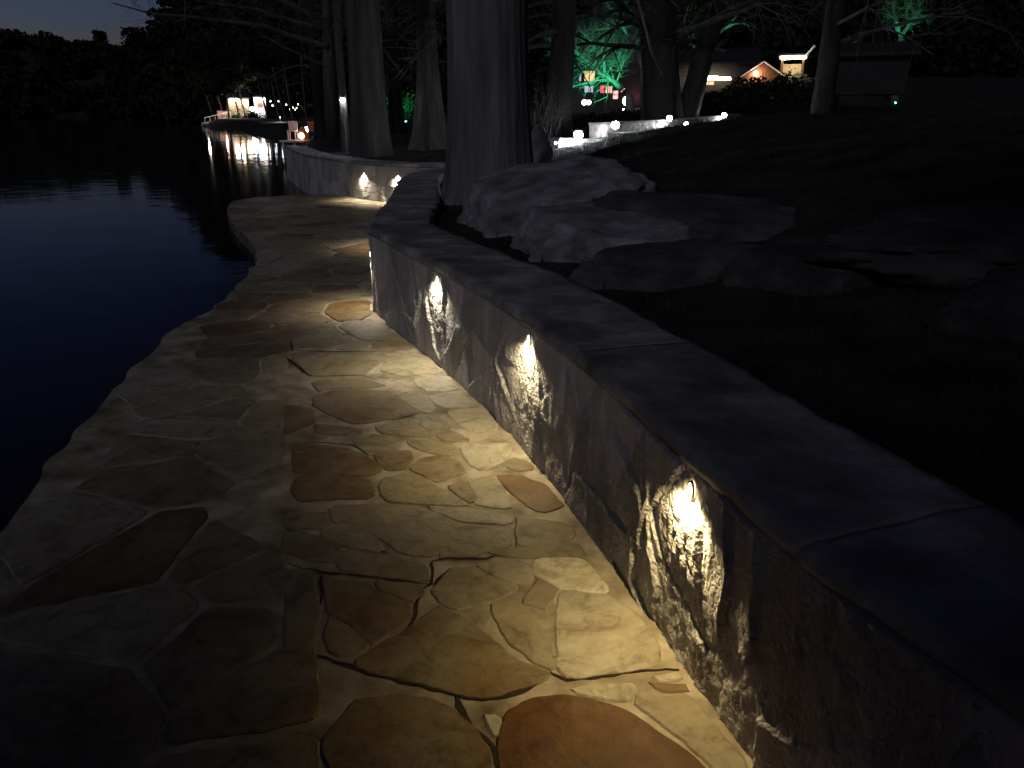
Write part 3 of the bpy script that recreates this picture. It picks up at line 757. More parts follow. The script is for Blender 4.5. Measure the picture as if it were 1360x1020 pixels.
gt.append(limb_tree('bare_tree', 'slender green lit tree leaning right over the lit eaves', 48, (927, 130),
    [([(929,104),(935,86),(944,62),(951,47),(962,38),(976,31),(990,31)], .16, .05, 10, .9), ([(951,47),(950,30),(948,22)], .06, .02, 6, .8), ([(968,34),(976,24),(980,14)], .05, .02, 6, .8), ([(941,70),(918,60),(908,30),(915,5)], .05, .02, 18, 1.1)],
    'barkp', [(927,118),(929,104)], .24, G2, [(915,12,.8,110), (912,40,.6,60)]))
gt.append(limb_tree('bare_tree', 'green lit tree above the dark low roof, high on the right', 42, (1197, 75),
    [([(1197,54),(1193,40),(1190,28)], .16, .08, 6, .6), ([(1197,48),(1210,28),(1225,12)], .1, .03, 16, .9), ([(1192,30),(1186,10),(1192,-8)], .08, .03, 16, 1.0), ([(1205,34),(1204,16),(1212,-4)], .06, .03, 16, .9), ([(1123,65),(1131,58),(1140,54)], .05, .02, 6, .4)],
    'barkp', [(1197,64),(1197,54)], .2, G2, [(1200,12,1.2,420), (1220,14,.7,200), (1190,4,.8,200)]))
# floodlights lighting them
def flood(label, p, target, power, col, spread=70, lens='e_green', r=.06):
    z = gz(p[0], p[1]); t = thing('flood_light', label, 'floodlight', (p[0], p[1], z), 0, 'small garden floodlights')
    mb = MB(); mb.tube([(0, 0, -.1), (0, 0, .16)], [.012, .012], 6); mb.build('stake', M['bronze'], t)
    mb = MB(); mb.tube([(0, .06, .14), (0, .01, .2), (0, -.03, .24)], [r*.5, r, r*1.05], 12); mb.build('housing', M['bronze'], t)
    mb = MB(); mb.tube([(0, -.0325, .242), (0, -.037, .247)], [r*.9, r*.8], 12); mb.build('lens', M[lens], t)
    d = (Vector(target)-Vector((p[0], p[1], z+.45))).normalized()
    lamp('bulb', 'SPOT', (0, 0, .45), power, col, t, .06, d.to_track_quat('-Z', 'Y').to_euler(), math.radians(spread), .5)
tg = far(785, 80, 44); b = far(800, 140, 42); flood('green floodlight under the arching green tree', (b.x, 41.5), tg, 560, GREEN, 75)
tg = far(812, 8, 30); b = far(835, 140, 28); flood('green floodlight aimed at the leafy top of the long limb', (b.x, 27.6), tg, 230, GREEN, 22)
tg = far(955, 50, 48); b = far(945, 120, 47); flood('green floodlight under the slender leaning tree', (b.x, 46.3), tg, 260, GREEN, 60)
tg = far(1203, 15, 42); b = far(1200, 90, 40); flood('green floodlight behind the dark low roof', (b.x, 40.3), tg, 300, (.04, 1, .42), 45)
# two small green-lit bushes between the far trunks
for px, py, Y, h_, lab, pw in ((523, 134, 46, 1.5, 'bright turquoise lit bush between the two far cypress trunks', 150), (543, 140, 47, 1.0, 'dim green bush right of the turquoise lit bush', 16)):
    p = far(px, py, Y); z = gz(p.x, Y)
    t = thing('bush', lab, 'bush', (p.x, Y, z)); mb = MB(); cz = p.z-z
    mb.tube([(0, 0, 0), (0, 0, cz)], [.05, .03], 6); mb.build('stem', M['barkd'], t); mb = MB()
    for _ in range(420):
        q = Vector((random.gauss(0, .22), random.gauss(0, .3), cz+random.gauss(0, h_*.32))); sz = random.uniform(.04, .09)
        u = Vector([random.uniform(-1, 1) for _ in range(3)]).normalized(); w = u.orthogonal().normalized()
        mb.add([q, q+u*sz+w*sz*.5, q+u*sz*2, q+u*sz-w*sz*.5], [(0, 1, 2, 3)])
    mb.build('leaves', M['leafg'], t)
    flood('green floodlight in front of the %s' % ('turquoise bush' if px == 523 else 'dim green bush'), (p.x, Y-1.6), p, pw, (.03, 1, .62) if px == 523 else GREEN, 60)

# branches arching over the lake at the upper left
t = limb_tree('bare_tree', 'tall tree whose long branches reach left across the dusk sky', 30, (440, 150),
    [([(436,62),(395,50),(350,34),(300,28),(250,22),(200,18),(150,4)], .11, .02, 34, 1.6), ([(435,40),(390,28),(340,12),(280,4),(230,-6)], .1, .02, 28, 1.6), ([(434,30),(360,-6),(330,-20)], .1, .04, 14, 1.6), ([(437,90),(372,60),(345,44)], .06, .02, 10, 1.4), ([(436,50),(450,20),(455,-10)], .08, .03, 16, 1.6)],
    'bark', [(438,110),(436,60),(434,0),(432,-60)], .22, G1)

# twiggy pale shrub right of the huge trunk, lit by the white lamps
for px, Y, lab in ((716, 19, 'pale twiggy shrub right of the huge cypress trunk'), (735, 21, 'pale twiggy shrub under the dark crooked tree')):
    p = far(px, 150, Y); z = gz(p.x, Y)
    t = thing('twiggy_shrub', lab, 'shrub', (p.x, Y, z), 0, 'twiggy shrubs'); mb = MB()
    for k in range(16):
        a = random.uniform(0, 6.28); grow(mb, Vector((random.uniform(-.2, .2), random.uniform(-.2, .2), 0)), Vector((math.cos(a)*.35, math.sin(a)*.35, 1)), .02, random.uniform(.7, 1.1), 2, .7, 0, 3, 3)
    mb.build('branches', M['bark'], t)

# leafy masses: woodland behind everything, hillside trees
def leaf_mass(name, label, blobs, n_per, m, size, kind='stuff'):
    V_ = []; F_ = []
    for (c, r) in blobs:
        n = int(n_per)
        d = rng.normal(size=(n, 3)); d /= np.linalg.norm(d, axis=1)[:, None]; rad = rng.random(n)**.35
        P = np.array(c)+d*rad[:, None]*np.array(r)
        u = rng.normal(size=(n, 3)); u /= np.linalg.norm(u, axis=1)[:, None]; w = np.cross(u, rng.normal(size=(n, 3))); w /= np.linalg.norm(w, axis=1)[:, None]
        sz = (size*(.5+rng.random(n)))[:, None]
        q = np.stack([P-u*sz, P+w*sz*.6, P+u*sz, P-w*sz*.6], 1).reshape(-1, 3); b = len(V_)*1
        base = sum(len(a) for a in V_)
        V_.append(q); F_.append(np.arange(len(q)).reshape(-1, 4)+base)
    o = mesh_obj(name, np.vstack(V_), np.vstack(F_), m)
    tag(o, label, None, None, kind) if kind else None
    return o
bl = []
for k in range(170):
    px = random.uniform(325, 1500); Y = random.uniform(100, 122); x = far(px, 146, Y).x; h = random.uniform(5, 15)
    bl.append(((x, Y, gz(x, Y)+h*.55), (random.uniform(2.5, 5), 3, h*.55)))
leaf_mass('woodland', 'dark mass of far woodland beyond the lit houses and lake bank', bl, 420, M['leaf'], .5)
bl = []
for k in range(150):
    px = random.uniform(-80, 330); Y = random.uniform(205, 285); x = far(px, 146, Y).x
    bl.append(((x, Y, gz(x, Y)+1.5), (random.uniform(3, 8), 4, random.uniform(1.6, 3.6))))
for k in range(60):
    px = random.uniform(222, 345); Y = random.uniform(116, 172); x = far(px, 146, Y).x
    bl.append(((x, Y, gz(x, Y)+.8), (random.uniform(2.5, 4.5), 3, random.uniform(1.6, 3))))
leaf_mass('hillside_woodland', 'dark wooded hillside across the lake under the dusk sky', bl, 300, M['leaf'], .8)
for px, py, w_, h_, lab in ((188, 40, 9.5, 4.6, 'flat-topped tree standing highest on the far ridge'), (132, 44, 1.6, 2.4, 'small round tree alone on the far ridge')):
    Y = 268; p = far(px, py, Y); g_ = gz(p.x, Y)
    t = thing('ridge_tree', lab, 'tree', (p.x, Y, g_-2), 0, 'trees on the far ridge')
    mb = MB(); mb.tube([(0, 0, -2), (0, 0, p.z-g_+2)], [.4, .2], 6); mb.build('trunk', M['barkd'], t)
    mb = MB()
    for _ in range(900):
        q = Vector((random.uniform(-1, 1)*w_*.62, random.uniform(-3, 3), p.z-g_+2+random.uniform(-2.6, .45)*h_*.55-(.5 if w_ > 3 else 0))); sz = random.uniform(.4, .9)*(.5 if w_ < 3 else 1)
        if w_ > 3 and abs(q.x) > w_*.5 and random.random() < .5: continue
        u = Vector([random.uniform(-1, 1) for _ in range(3)]).normalized(); w = u.orthogonal().normalized()
        mb.add([q-u*sz, q+w*sz*.7, q+u*sz, q-w*sz*.7], [(0, 1, 2, 3)])
    mb.build('crown', M['leaf'], t)
# unseen evergreen trees added behind the photographer to shade the near path and bank
for x, y, h, w_, lab in ((-4.2, -7.0, 5.3, 3.6, 'unseen evergreen oak added for its shade, in the shallows behind the photographer'), (-.2, -6.8, 5.6, 3.8, 'unseen evergreen oak added for its shade, behind the photographer on the bank'), (4.2, -4.4, 5.4, 3.8, 'unseen evergreen oak added for its shade, right of the photographer on the bank')):
    t = thing('shade_oak', lab, 'tree', (x, y, gz(x, y)-.1), 0, 'unseen oaks added to shade the near path')
    v, f = trunk_mesh((0, 0, 0), (-1.0, 0, h), .25, .12, 1.4, .6, 14, 16, .04, .1, x); mesh_obj('trunk', v, f, M['barkd'], t, smooth=True)
    mb = MB()
    for k in range(3600):
        d = Vector([random.gauss(0, 1) for _ in range(3)]).normalized()*random.random()**.4
        q = Vector((d.x*w_-1.3, d.y*w_*.8, h+d.z*1.6)); q += Vector((mn.noise(q*.8), mn.noise(q*.8+Vector((9, 0, 0))), 0))*.8; sz = random.uniform(.12, .26); u = Vector([random.uniform(-1, 1) for _ in range(3)]).normalized(); w = u.orthogonal().normalized()
        mb.add([q-u*sz, q+w*sz*.6, q+u*sz, q-w*sz*.6], [(0, 1, 2, 3)])
    mb.build('crown', M['leaf'], t)
# dark shrubs hiding the feet of the houses
bl = []
for k in range(26):
    px = 770+k*13+random.uniform(-5, 5); Y = random.uniform(36, 40); x = far(px, 146, Y).x; h = .5+1.15*float(ss(880, 1000, px))
    bl.append(((x, Y, gz(x, Y)+h*.45), (random.uniform(.5, .9), .6, h*.62)))
leaf_mass('hedge', None, bl, 420, M['leaf'], .09, None); hd = COL.objects['hedge']; tag(hd, 'dark shaggy hedge below the lit houses on the right', 'hedge')

# ------------------------------------------------------------------ boulders and ledges
def rock(px, py, w, d, h, label, m='rock', flat=.55, seed=1.0, rz=0, zoff=0, sub=5, name='boulder', group='limestone boulders on the bank', loc=None, tilt=(0, 0)):
    p = hit(px, py) if loc is None else Vector(loc)
    bm = bmesh.new(); bmesh.ops.create_icosphere(bm, subdivisions=sub, radius=1)
    planes = []
    R_ = random.Random(seed)
    for k in range(17):
        n = Vector((R_.uniform(-1, 1), R_.uniform(-1, 1), R_.uniform(-.2, .8))).normalized(); planes.append((n, R_.uniform(.62, .85)))
    planes.append((Vector((R_.uniform(-.12, .12), R_.uniform(-.2, .05), 1)).normalized(), flat))
    for v in bm.verts:
        c = v.co.copy()
        for n, dd in planes:
            s = c.dot(n)-dd
            if s > 0: c -= n*s*.92
        q = c*1.6+Vector((seed*7, 0, 0))
        c += c.normalized()*(.045*mn.fractal(q, 1, 2, 4)+.035*mn.fractal(q*4, .7, 2, 5))
        k_ = round(c.z*6)/6; c.z += (k_-c.z)*.5*(1 if c.xy.length > .45 else .3)
        # bedding ledges
        c.z += .02*math.sin(c.z*16+2*mn.noise(q))
        v.co = Vector((c.x*w/2*1.15, c.y*d/2*1.15, c.z*h/flat*.62))
    me = bpy.data.meshes.new(name); bm.to_mesh(me); bm.free(); me.materials.append(M[m])
    for q in me.polygons: q.use_smooth = True
    o = bpy.data.objects.new(name, me); COL.objects.link(o); o.location = (p.x, p.y+d*.15, p.z+zoff); o.rotation_euler = (tilt[0], tilt[1], rz)
    return tag(o, label, 'boulder', group)
def gl(x, y, dz=0): return (x, y, gz(x, y)+dz)
rock(0, 0, 1.9, 1.8, .34, 'pale flat-topped limestone slab right of the huge trunk, the lightest rock', 'rock', .5, 3, .35, loc=gl(.48, 6.9, .13), tilt=(.14, -.20))
rock(0, 0, 1.6, 1.3, .30, 'knobbly limestone boulder in front of the pale slab', 'rock', .5, 8, -.2, loc=gl(.72, 5.4, .0), tilt=(.1, .04))
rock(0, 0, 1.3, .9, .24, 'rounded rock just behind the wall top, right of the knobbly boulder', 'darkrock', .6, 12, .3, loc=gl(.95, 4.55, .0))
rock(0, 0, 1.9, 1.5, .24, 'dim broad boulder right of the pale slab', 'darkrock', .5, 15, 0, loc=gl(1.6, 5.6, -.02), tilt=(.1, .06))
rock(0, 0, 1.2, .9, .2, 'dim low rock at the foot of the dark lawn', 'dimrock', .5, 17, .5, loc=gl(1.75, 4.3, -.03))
rock(0, 0, 1.5, 2.2, .3, 'sloping ledge running back from the huge trunk toward the white lights', 'rock', .5, 21, -.3, loc=gl(.55, 9.3, .02), tilt=(.06, -.10))
rock(0, 0, 1.1, 1.2, .22, 'thin rock ledge against the right foot of the huge trunk', 'darkrock', .5, 23, .2, loc=gl(.15, 8.0, .0))
rock(0, 0, .42, .25, .62, 'upright pale stone standing beside the huge trunk', 'rock', .8, 25, .2, loc=gl(.42, 12.6, .2), sub=4)
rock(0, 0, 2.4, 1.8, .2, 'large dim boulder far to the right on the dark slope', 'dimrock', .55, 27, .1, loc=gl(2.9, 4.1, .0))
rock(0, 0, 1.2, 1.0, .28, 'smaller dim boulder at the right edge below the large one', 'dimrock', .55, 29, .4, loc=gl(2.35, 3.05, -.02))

# canopy and shrubs round the cottages on the lit point
bl = []
for k in range(60):
    px = random.uniform(262, 415); Y = random.uniform(84, 103); x = far(px, 146, Y).x; bl.append(((x, Y, far(px, random.uniform(60, 122), Y).z), (random.uniform(1.2, 2.4), 1.5, random.uniform(.7, 1.5))))
bl = [b for b in bl if b[0][2]-b[1][2] > far(300, 131, 95).z]
leaf_mass('shore_canopy', 'dark canopy hanging over the lit point across the water', bl, 260, M['leaf'], .22)
for k, (px, Y, h_, lab) in enumerate([(330, 93, .8, 'dark shrub at the water below the dazzling yard lamp'), (341, 91, .6, 'low shrub in front of the white cottage'), (362, 90, 1.0, 'dark shrub right of the white cottage'), (310, 96, .5, 'low shrub at the left corner of the stone cottage'), (390, 80, 1.0, 'dark shrub among the dim trunk row')]):
    x = far(px, 146, Y).x; t = thing('shrub', lab, 'shrub', (x, Y, gz(x, Y)), 0, 'shrubs on the lit point'); mb = MB()
    for _ in range(260):
        q = Vector((random.gauss(0, .5), random.gauss(0, .3), abs(random.gauss(0, h_*.5)))); sz = random.uniform(.05, .13); u = Vector([random.uniform(-1, 1) for _ in range(3)]).normalized(); w = u.orthogonal().normalized()
        mb.add([q-u*sz, q+w*sz*.6, q+u*sz, q-w*sz*.6], [(0, 1, 2, 3)])
    mb.build('leaves', M['leaf'], t)
# grass and leaf litter on the bank
Vg = []; n = 26000
X = rng.uniform(-2, 9, n); Y = rng.uniform(.8, 19, n); d, g = seg_dist(X, Y, WLs[::2]); keep = (g < 0) & (d > .6); X = X[keep]; Y = Y[keep]; n = len(X)
Z = ground_z(X, Y); h = .03+.06*rng.random(n)**2; a = rng.random(n)*6.28; w = .004+.003*rng.random(n); lx = rng.normal(0, .02, n); ly = rng.normal(0, .02, n)
q = np.stack([np.c_[X-np.cos(a)*w, Y-np.sin(a)*w, Z-.01], np.c_[X+np.cos(a)*w, Y+np.sin(a)*w, Z-.01], np.c_[X+lx, Y+ly, Z+h]], 1).reshape(-1, 3)
o = mesh_obj('grass', q, np.arange(3*n).reshape(-1, 3), M['grass']); tag(o, 'short dark winter grass on the bank', None, None, 'stuff')

# ------------------------------------------------------------------ stepped low walls with white lights
def low_wall(label, pts, th=.35, hh=.28, cap=.05):
    P = [far(px, py, Y) for px, py, Y in pts]
    t = thing('stone_wall', label, 'wall', P[0], 0, 'low lit terrace walls'); o0 = P[0]
    L_ = resample([(p.x, p.y) for p in P], .12); zs = np.interp(np.linspace(0, 1, len(L_)), np.linspace(0, 1, len(P)), [p.z for p in P])
    T = np.gradient(L_, axis=0); T /= np.hypot(*T.T)[:, None]; Nn = np.c_[T[:, 1], -T[:, 0]]
    prof = [(0, -hh-.5), (0, -hh*.7), (0, -hh*.35), (0, -cap), (-th, -cap), (-th, -hh-.5)]
    def sweep(prof, name, m, amp):
        v = []
        for j, (o_, z_) in enumerate(prof):
            jit = amp*fbm(np.arange(len(L_))*.9+j*9, np.zeros(len(L_))+j, 0, 3)
            v.append(np.c_[L_[:, 0]+Nn[:, 0]*(o_+jit)-o0.x, L_[:, 1]+Nn[:, 1]*(o_+jit)-o0.y, zs+z_-o0.z])
        v = np.array(v); nr, nc = v.shape[:2]; J = np.arange(nr*nc).reshape(nr, nc)
        ff = np.stack([J[:-1, :-1], J[:-1, 1:], J[1:, 1:], J[1:, :-1]], -1).reshape(-1, 4).tolist(); ff.append(list(J[:, 0])); ff.append(list(J[:, -1][::-1])); ff.append(list(J[0][::-1])+list(J[-1]))
        mesh_obj(name, v.reshape(-1, 3), ff, m, t)
    sweep(prof, 'wall_face', M['cream2'], .03)
    sweep([(.03, -cap+.002), (.035, 0), (-th-.02, 0), (-th-.02, -cap+.002)], 'coping', M['rock'], .01)
    return t
M['cream2'] = mat('pale_rubble_stone', [(.12, .11, .1), (.3, .28, .25), (.45, .42, .38)], 7, rough=.85, bump=.8, bscale=18, bdist=.03)
low_wall('upper terrace wall of pale rubble stone, lit white, behind the others', [(800,163,20.0),(860,160,22.5),(925,156,26),(985,151,31)], hh=.30)
low_wall('lower terrace wall ending in a lit pier below the upper one', [(742,183,16.3),(790,184.5,16.8),(838,185.5,17.0)], hh=.16, cap=.04)
low_wall('short middle terrace wall between the upper wall and the lawn', [(826,177,18.0),(862,174,19.0),(915,166,22.5)], hh=.25)
t = thing('stone_pier', 'small square stone pier at the end of the lower terrace wall', 'pier', far(846, 190, 17.4)); mb = MB(); mb.box((0, 0, .02), (.34, .3, .22)); mb.box((0, 0, .155), (.38, .34, .04)); 
mb.build('pier_body', M['cream2'], t)
def path_light(px, py, Y, label, power, r=.05, lens='e_white', off=.12, group='white path lights', col=WHITE):
    p = far(px, py, Y); zg = min(gz(p.x, Y), p.z-.12)
    t = thing('path_light', label, 'garden light', (p.x, Y, p.z), 0, group)
    mb = MB(); mb.tube([(0, 0, zg-p.z-.05), (0, 0, -.02)], [.012, .012], 6); mb.build('stake', M['bronze'], t)
    mb = MB(); mb.tube([(0, 0, r*.9), (0, 0, r*1.0), (0, 0, r*1.35)], [r*1.5, r*1.5, r*.3], 14); mb.build('cap', M['bronze'], t)
    mb = MB(); mb.tube([(0, 0, r*math.sin(a)) for a in np.linspace(-1.4, 1.35, 8)], [r*math.cos(a) for a in np.linspace(-1.4, 1.35, 8)], 14); mb.build('lens', M[lens], t)
    if power: lamp('bulb', 'POINT', (0, -off, 0), power, col, t, .05)
path_light(768, 179, 16.3, 'brightest white light, above the left end of the lower terrace wall', 45, .09)
path_light(817, 166, 19.6, 'bright white light at the left end of the upper terrace wall', 22, .09)
path_light(846, 181, 17.1, 'white light on the small stone pier', 9, .055)
path_light(889, 157, 23.4, 'white light halfway along the upper terrace wall', 16, .075)
path_light(911, 165, 22.0, 'white light at the right end of the middle terrace wall', 9, .055)
path_light(962, 153, 28.2, 'white light at the far right end of the upper terrace wall', 12, .075)
path_light(738, 190, 15.5, 'tiny white light left of the lower terrace wall', 1.0, .02)
path_light(455, 133, 20.8, 'small white lamp shining beside the thin trunk', 1.5, .055, off=.1)
for px, py, lab in ((828, 145, 'tiny light dot under the red lit house'), (945, 135, 'tiny light dot below the lit eaves'), (1022, 130, 'tiny light dot below the white lantern row')):
    path_light(px, py, 38, lab, 0, .022)

# ------------------------------------------------------------------ houses on the right
def facing(px, Y, z=None):
    x = far(px, 146, Y).x; return (x, Y, gz(x, Y)-.1 if z is None else z), -math.atan2(x, Y)
PXM = lambda Y: Y*.943/F*(1/.943)*.943
def on_front(t, px, py, Y, depth):
    """local x,z of a photo point on the house front (house faces the camera, front at local y=-depth)"""
    p = far(px, py, Y-depth); inv = Matrix.Rotation(-t.rotation_euler[2], 3, 'Z'); q = inv@(p-Vector(t.location)); return q.x, q.z
def window(t, name, px0, py0, px1, py1, Y, depth, m, bars=(2, 1), fm='paintd', label=None):
    x0, z1 = on_front(t, px0, py0, Y, depth); x1, z0 = on_front(t, px1, py1, Y, depth); y = -depth-.03
    mb = MB(); w_ = .05
    mb.box(((x0+x1)/2, y, z0), (x1-x0+w_, .08, w_)); mb.box(((x0+x1)/2, y, z1), (x1-x0+w_, .08, w_))
    mb.box((x0, y, (z0+z1)/2), (w_, .076, z1-z0-w_)); mb.box((x1, y, (z0+z1)/2), (w_, .076, z1-z0-w_))
    for k in range(1, bars[0]): mb.box((x0+(x1-x0)*k/bars[0], y, (z0+z1)/2), (.05, .06, z1-z0-w_))
    for k in range(1, bars[1]): mb.box(((x0+x1)/2, y, z0+(z1-z0)*k/bars[1]), (x1-x0-w_, .055, .04))
    fo = mb.build('window', M[fm], t)
    if label: fo['label'] = label
    mb = MB(); mb.box(((x0+x1)/2, y+.012, (z0+z1)/2), (x1-x0-w_*.5, .02, z1-z0-w_*.5)); mb.build('pane', M[m], fo)
def house(name, label, px, Y, w, d, h, rh, wm, rm, z=None, cat='house', ov=.35):
    loc, rz = facing(px, Y, z); t = thing(name, label, cat, loc, rz)
    mb = MB(); mb.box((0, 0, h/2-.4), (w, d, h+.8)); mb.build('wall', M[wm], t)
    mb = MB()   # ridge parallel to the front
    y0 = d/2+ov; x0 = w/2+ov; e = h-.02
    mb.add([(-x0, -y0, e), (x0, -y0, e), (x0, y0, e), (-x0, y0, e), (-x0, 0, e+rh), (x0, 0, e+rh), (-x0, -y0, e+.14), (x0, -y0, e+.14), (x0, y0, e+.14), (-x0, y0, e+.14), (-x0, 0, e+rh+.14), (x0, 0, e+rh+.14)],
           [(0, 1, 5, 4), (3, 4, 5, 2), (6, 10, 11, 7), (9, 8, 11, 10), (0, 6, 7, 1), (2, 8, 9, 3), (0, 4, 10, 6), (4, 3, 9, 10), (1, 7, 11, 5), (5, 11, 8, 2)])
    mb.build('roof', M[rm], t)
    return t
h1 = house('two_storey_house', 'dark two-storey house with warm upper window and red lit windows, behind the green tree', 803, 60, 6.4, 4, 5.2, 1.2, 'paintd', 'roof')
dp = 2.0
window(h1, 'w', 776, 94, 790, 108, 60, dp, 'e_win', (2, 1), label='warm lit upper window')
window(h1, 'w', 769, 100, 772, 108, 60, dp, 'e_winw', (1, 1)); window(h1, 'w', 776, 114, 788, 123, 60, dp, 'e_winw', (2, 1), label='bluish lit lower window')
window(h1, 'w', 797, 113, 803, 124, 60, dp, 'e_red', (1, 2), label='red lit window'); window(h1, 'w', 804, 114, 813, 124, 60, dp, 'e_pink', (3, 1)); window(h1, 'w', 814, 120, 821, 132, 60, dp, 'e_pink', (1, 2))
window(h1, 'w', 824, 117, 831, 123, 60, dp, 'e_pink', (2, 1))
lamp('porch_glow', 'POINT', (2.1, -2.5, 1.0), 6, (1, .25, .3), h1, .2)
path_light(776, 136, 52, 'row of small white lights in the shrubs left of the red windows', 6, .16, 'e_stripw', col=(.8, .85, 1))
path_light(782, 136, 52.5, 'right one of the small white lights in the shrubs', 0, .14, 'e_stripw')
path_light(833, 134, 50, 'white light at the foot of the green lit shrub', 14, .28, 'e_stripw')

h2 = house('low_house', 'long low house with strings of lights under its eaves', 933, 60, 6.6, 4, 2.2, 1.0, 'paintd', 'roof', z=far(933, 131, 60).z)
def strip(t, name, px0, px1, py, Y, depth, m, th=.16, label=None):
    x0, z = on_front(t, px0, py, Y, depth); x1, _ = on_front(t, px1, py, Y, depth)
    mb = MB(); n = max(2, int((x1-x0)/.16))
    for k in range(n+1):
        x = x0+(x1-x0)*k/n; rr = th*.5*random.uniform(.75, 1.1)
        mb.tube([(x, -depth, z+rr), (x, -depth, z+rr*.3), (x, -depth, z-rr*.6), (x, -depth, z-rr)], [rr*.4, rr, rr*.85, rr*.3], 8)
    mb.tube([(x0-.05, -depth, z+th*.55), (x1+.05, -depth, z+th*.55)], [.02, .02], 5)
    o = mb.build(name, M[m], t)
    if label: o['label'] = label
strip(h2, 'string_lights', 890, 900, 107, 60, 2.5, 'e_strip'); strip(h2, 'string_lights', 914, 925, 107, 60, 2.5, 'e_strip', .2)
strip(h2, 'string_lights', 930, 952, 104, 60, 2.5, 'e_strip', .26); strip(h2, 'string_lights', 955, 969, 105, 60, 2.5, 'e_strip', .18)
window(h2, 'w', 935, 108, 948, 113, 60, 2.0, 'e_win', (2, 1), 'wood')
lamp('eave_glow', 'POINT', (.6, -2.6, 1.7), 3, (1, .75, .5), h2, .2)
# gable cabin
loc, rz = facing(1008, 57, far(1008, 122, 57).z); h3 = thing('gabled_cabin', 'orange lit wooden gable between the low house and the tall porch', 'cabin', loc, rz)
mb = MB(); W2 = 1.45; mb.add([(-W2, -1.5, -.6), (W2, -1.5, -.6), (W2, -1.5, .8), (0, -1.5, 1.75), (-W2, -1.5, .8), (-W2, 2, -.6), (W2, 2, -.6), (W2, 2, .8), (0, 2, 1.75), (-W2, 2, .8)],
    [(0, 1, 2, 3, 4), (5, 9, 8, 7, 6), (0, 4, 9, 5), (1, 6, 7, 2), (2, 7, 8, 3), (3, 8, 9, 4), (0, 5, 6, 1)]); mb.build('wall', M['wood'], h3)
mb = MB()
for sx in (-1, 1):
    a = [(0, 1.80), (sx*(W2+.35), .62), (sx*(W2+.35), .74), (0, 1.95)]
    mb.add([(x, -1.9, z) for x, z in a]+[(x, 2.1, z) for x, z in a], [(0, 1, 2, 3), (7, 6, 5, 4), (0, 4, 5, 1), (1, 5, 6, 2), (2, 6, 7, 3)])
mb.build('roof', M['roof'], h3)
mb = MB()
for sx in (-1, 1): mb.tube([(sx*(W2+.36), -1.93, .62), (0, -1.93, 1.84)], [.05, .05], 4)
mb.build('bargeboard', M['paintw'], h3)
lamp('gable_lamp', 'POINT', (-.35, -2.0, 1.0), 22, (1, .6, .4), h3, .1)
mb = MB(); mb.tube([(-.45, -1.60, 1.25), (-.45, -1.64, 1.15), (-.45, -1.62, 1.0)], [.06, .14, .08], 10); mb.build('wall_lamp', M['e_bulb'], h3)
# tall porch
loc, rz = facing(1053, 55, far(1053, 118, 55).z); h4 = thing('lit_porch', 'tall timber porch with a bright top beam and a diagonal rafter', 'porch', loc, rz)
def lp(px, py): return on_front(h4, px, py, 55, 0)
mb = MB()
x0, zt = lp(1038, 78); x1, _ = lp(1069, 74); _, zb = lp(1038, 120)
for x in (x0+.05, x1-.05):
    for y in (0, 2.2): mb = MB(); mb.box((x, y, (zt+zb)/2), (.15, .15, zt-zb)); mb.build('post', M['wood'], h4)
mb = MB(); mb.box(((x0+x1)/2, 0, zt+.1), (x1-x0+.3, .2, .22)); mb.build('beam', M['paintw'], h4)
mb = MB(); mb.box(((x0+x1)/2, 1.3, zt+.27), (x1-x0+.5, 2.6, .1)); mb.build('roof', M['roof'], h4)
mb = MB(); mb.box(((x0+x1)/2, 2.35, (zt+zb)/2-.1), (x1-x0, .1, zt-zb-.2)); mb.build('wall', M['cream'], h4)
x2, z2 = lp(1082, 61); mb = MB(); mb.tube([(x1, -.05, zt+.1), (x2, -.05, z2)], [.07, .07], 4); mb.build('rafter', M['paintw'], h4)
strip(h4, 'string_lights', 1039, 1068, 77, 55, .25, 'e_strip', .2)
lamp('porch_lamp', 'POINT', ((x0+x1)/2+.1, 1.2, zt-.25), 45, (1, .82, .55), h4, .15); lamp('beam_lamp', 'POINT', ((x0+x1)/2, -.9, zt-.1), 18, (1, .8, .55), h4, .1)
lamp('rafter_lamp', 'POINT', (x2-.3, -.7, z2-.2), 4, (.6, 1, .7), h4, .1)
mb = MB()
for k in range(260):
    q = Vector((x0+.3+random.uniform(0, x1-x0), random.uniform(-.6, -.1), zb+(zt-zb)*.35+random.gauss(0, .25))); sz = random.uniform(.05, .14); u = Vector([random.uniform(-1, 1) for _ in range(3)]).normalized(); w = u.orthogonal()
    mb.add([q, q+u*sz+w*sz*.4, q+u*sz*2, q+u*sz-w*sz*.4], [(0, 1, 2, 3)])
o = mb.build('porch_shrub', M['leafg']); o.location = h4.location; o.rotation_euler = h4.rotation_euler; tag(o, 'leafy shrub silhouetted in front of the lit porch', 'shrub')
# lantern row
loc, rz = facing(1034, 50, far(1034, 117, 50).z); t = thing('light_bar', 'cold white lantern row below the porch', 'lights', loc, rz)
mb = MB(); mb.box((0, 0, .17), (.95, .12, .05)); mb.tube([(0, 0, -1.5), (0, 0, .17)], [.03, .03], 6); mb.build('rail', M['bronze'], t)
for k in range(4):
    mb = MB(); x = -.36+.24*k; mb.tube([(x, 0, .14), (x, 0, .08), (x, 0, -.06), (x, 0, -.12)], [.04, .085, .085, .04], 10); mb.build('lantern', M['e_stripw'], t)
lamp('bulb', 'POINT', (0, -.3, 0), 10, (.8, 1, .95), t, .1)
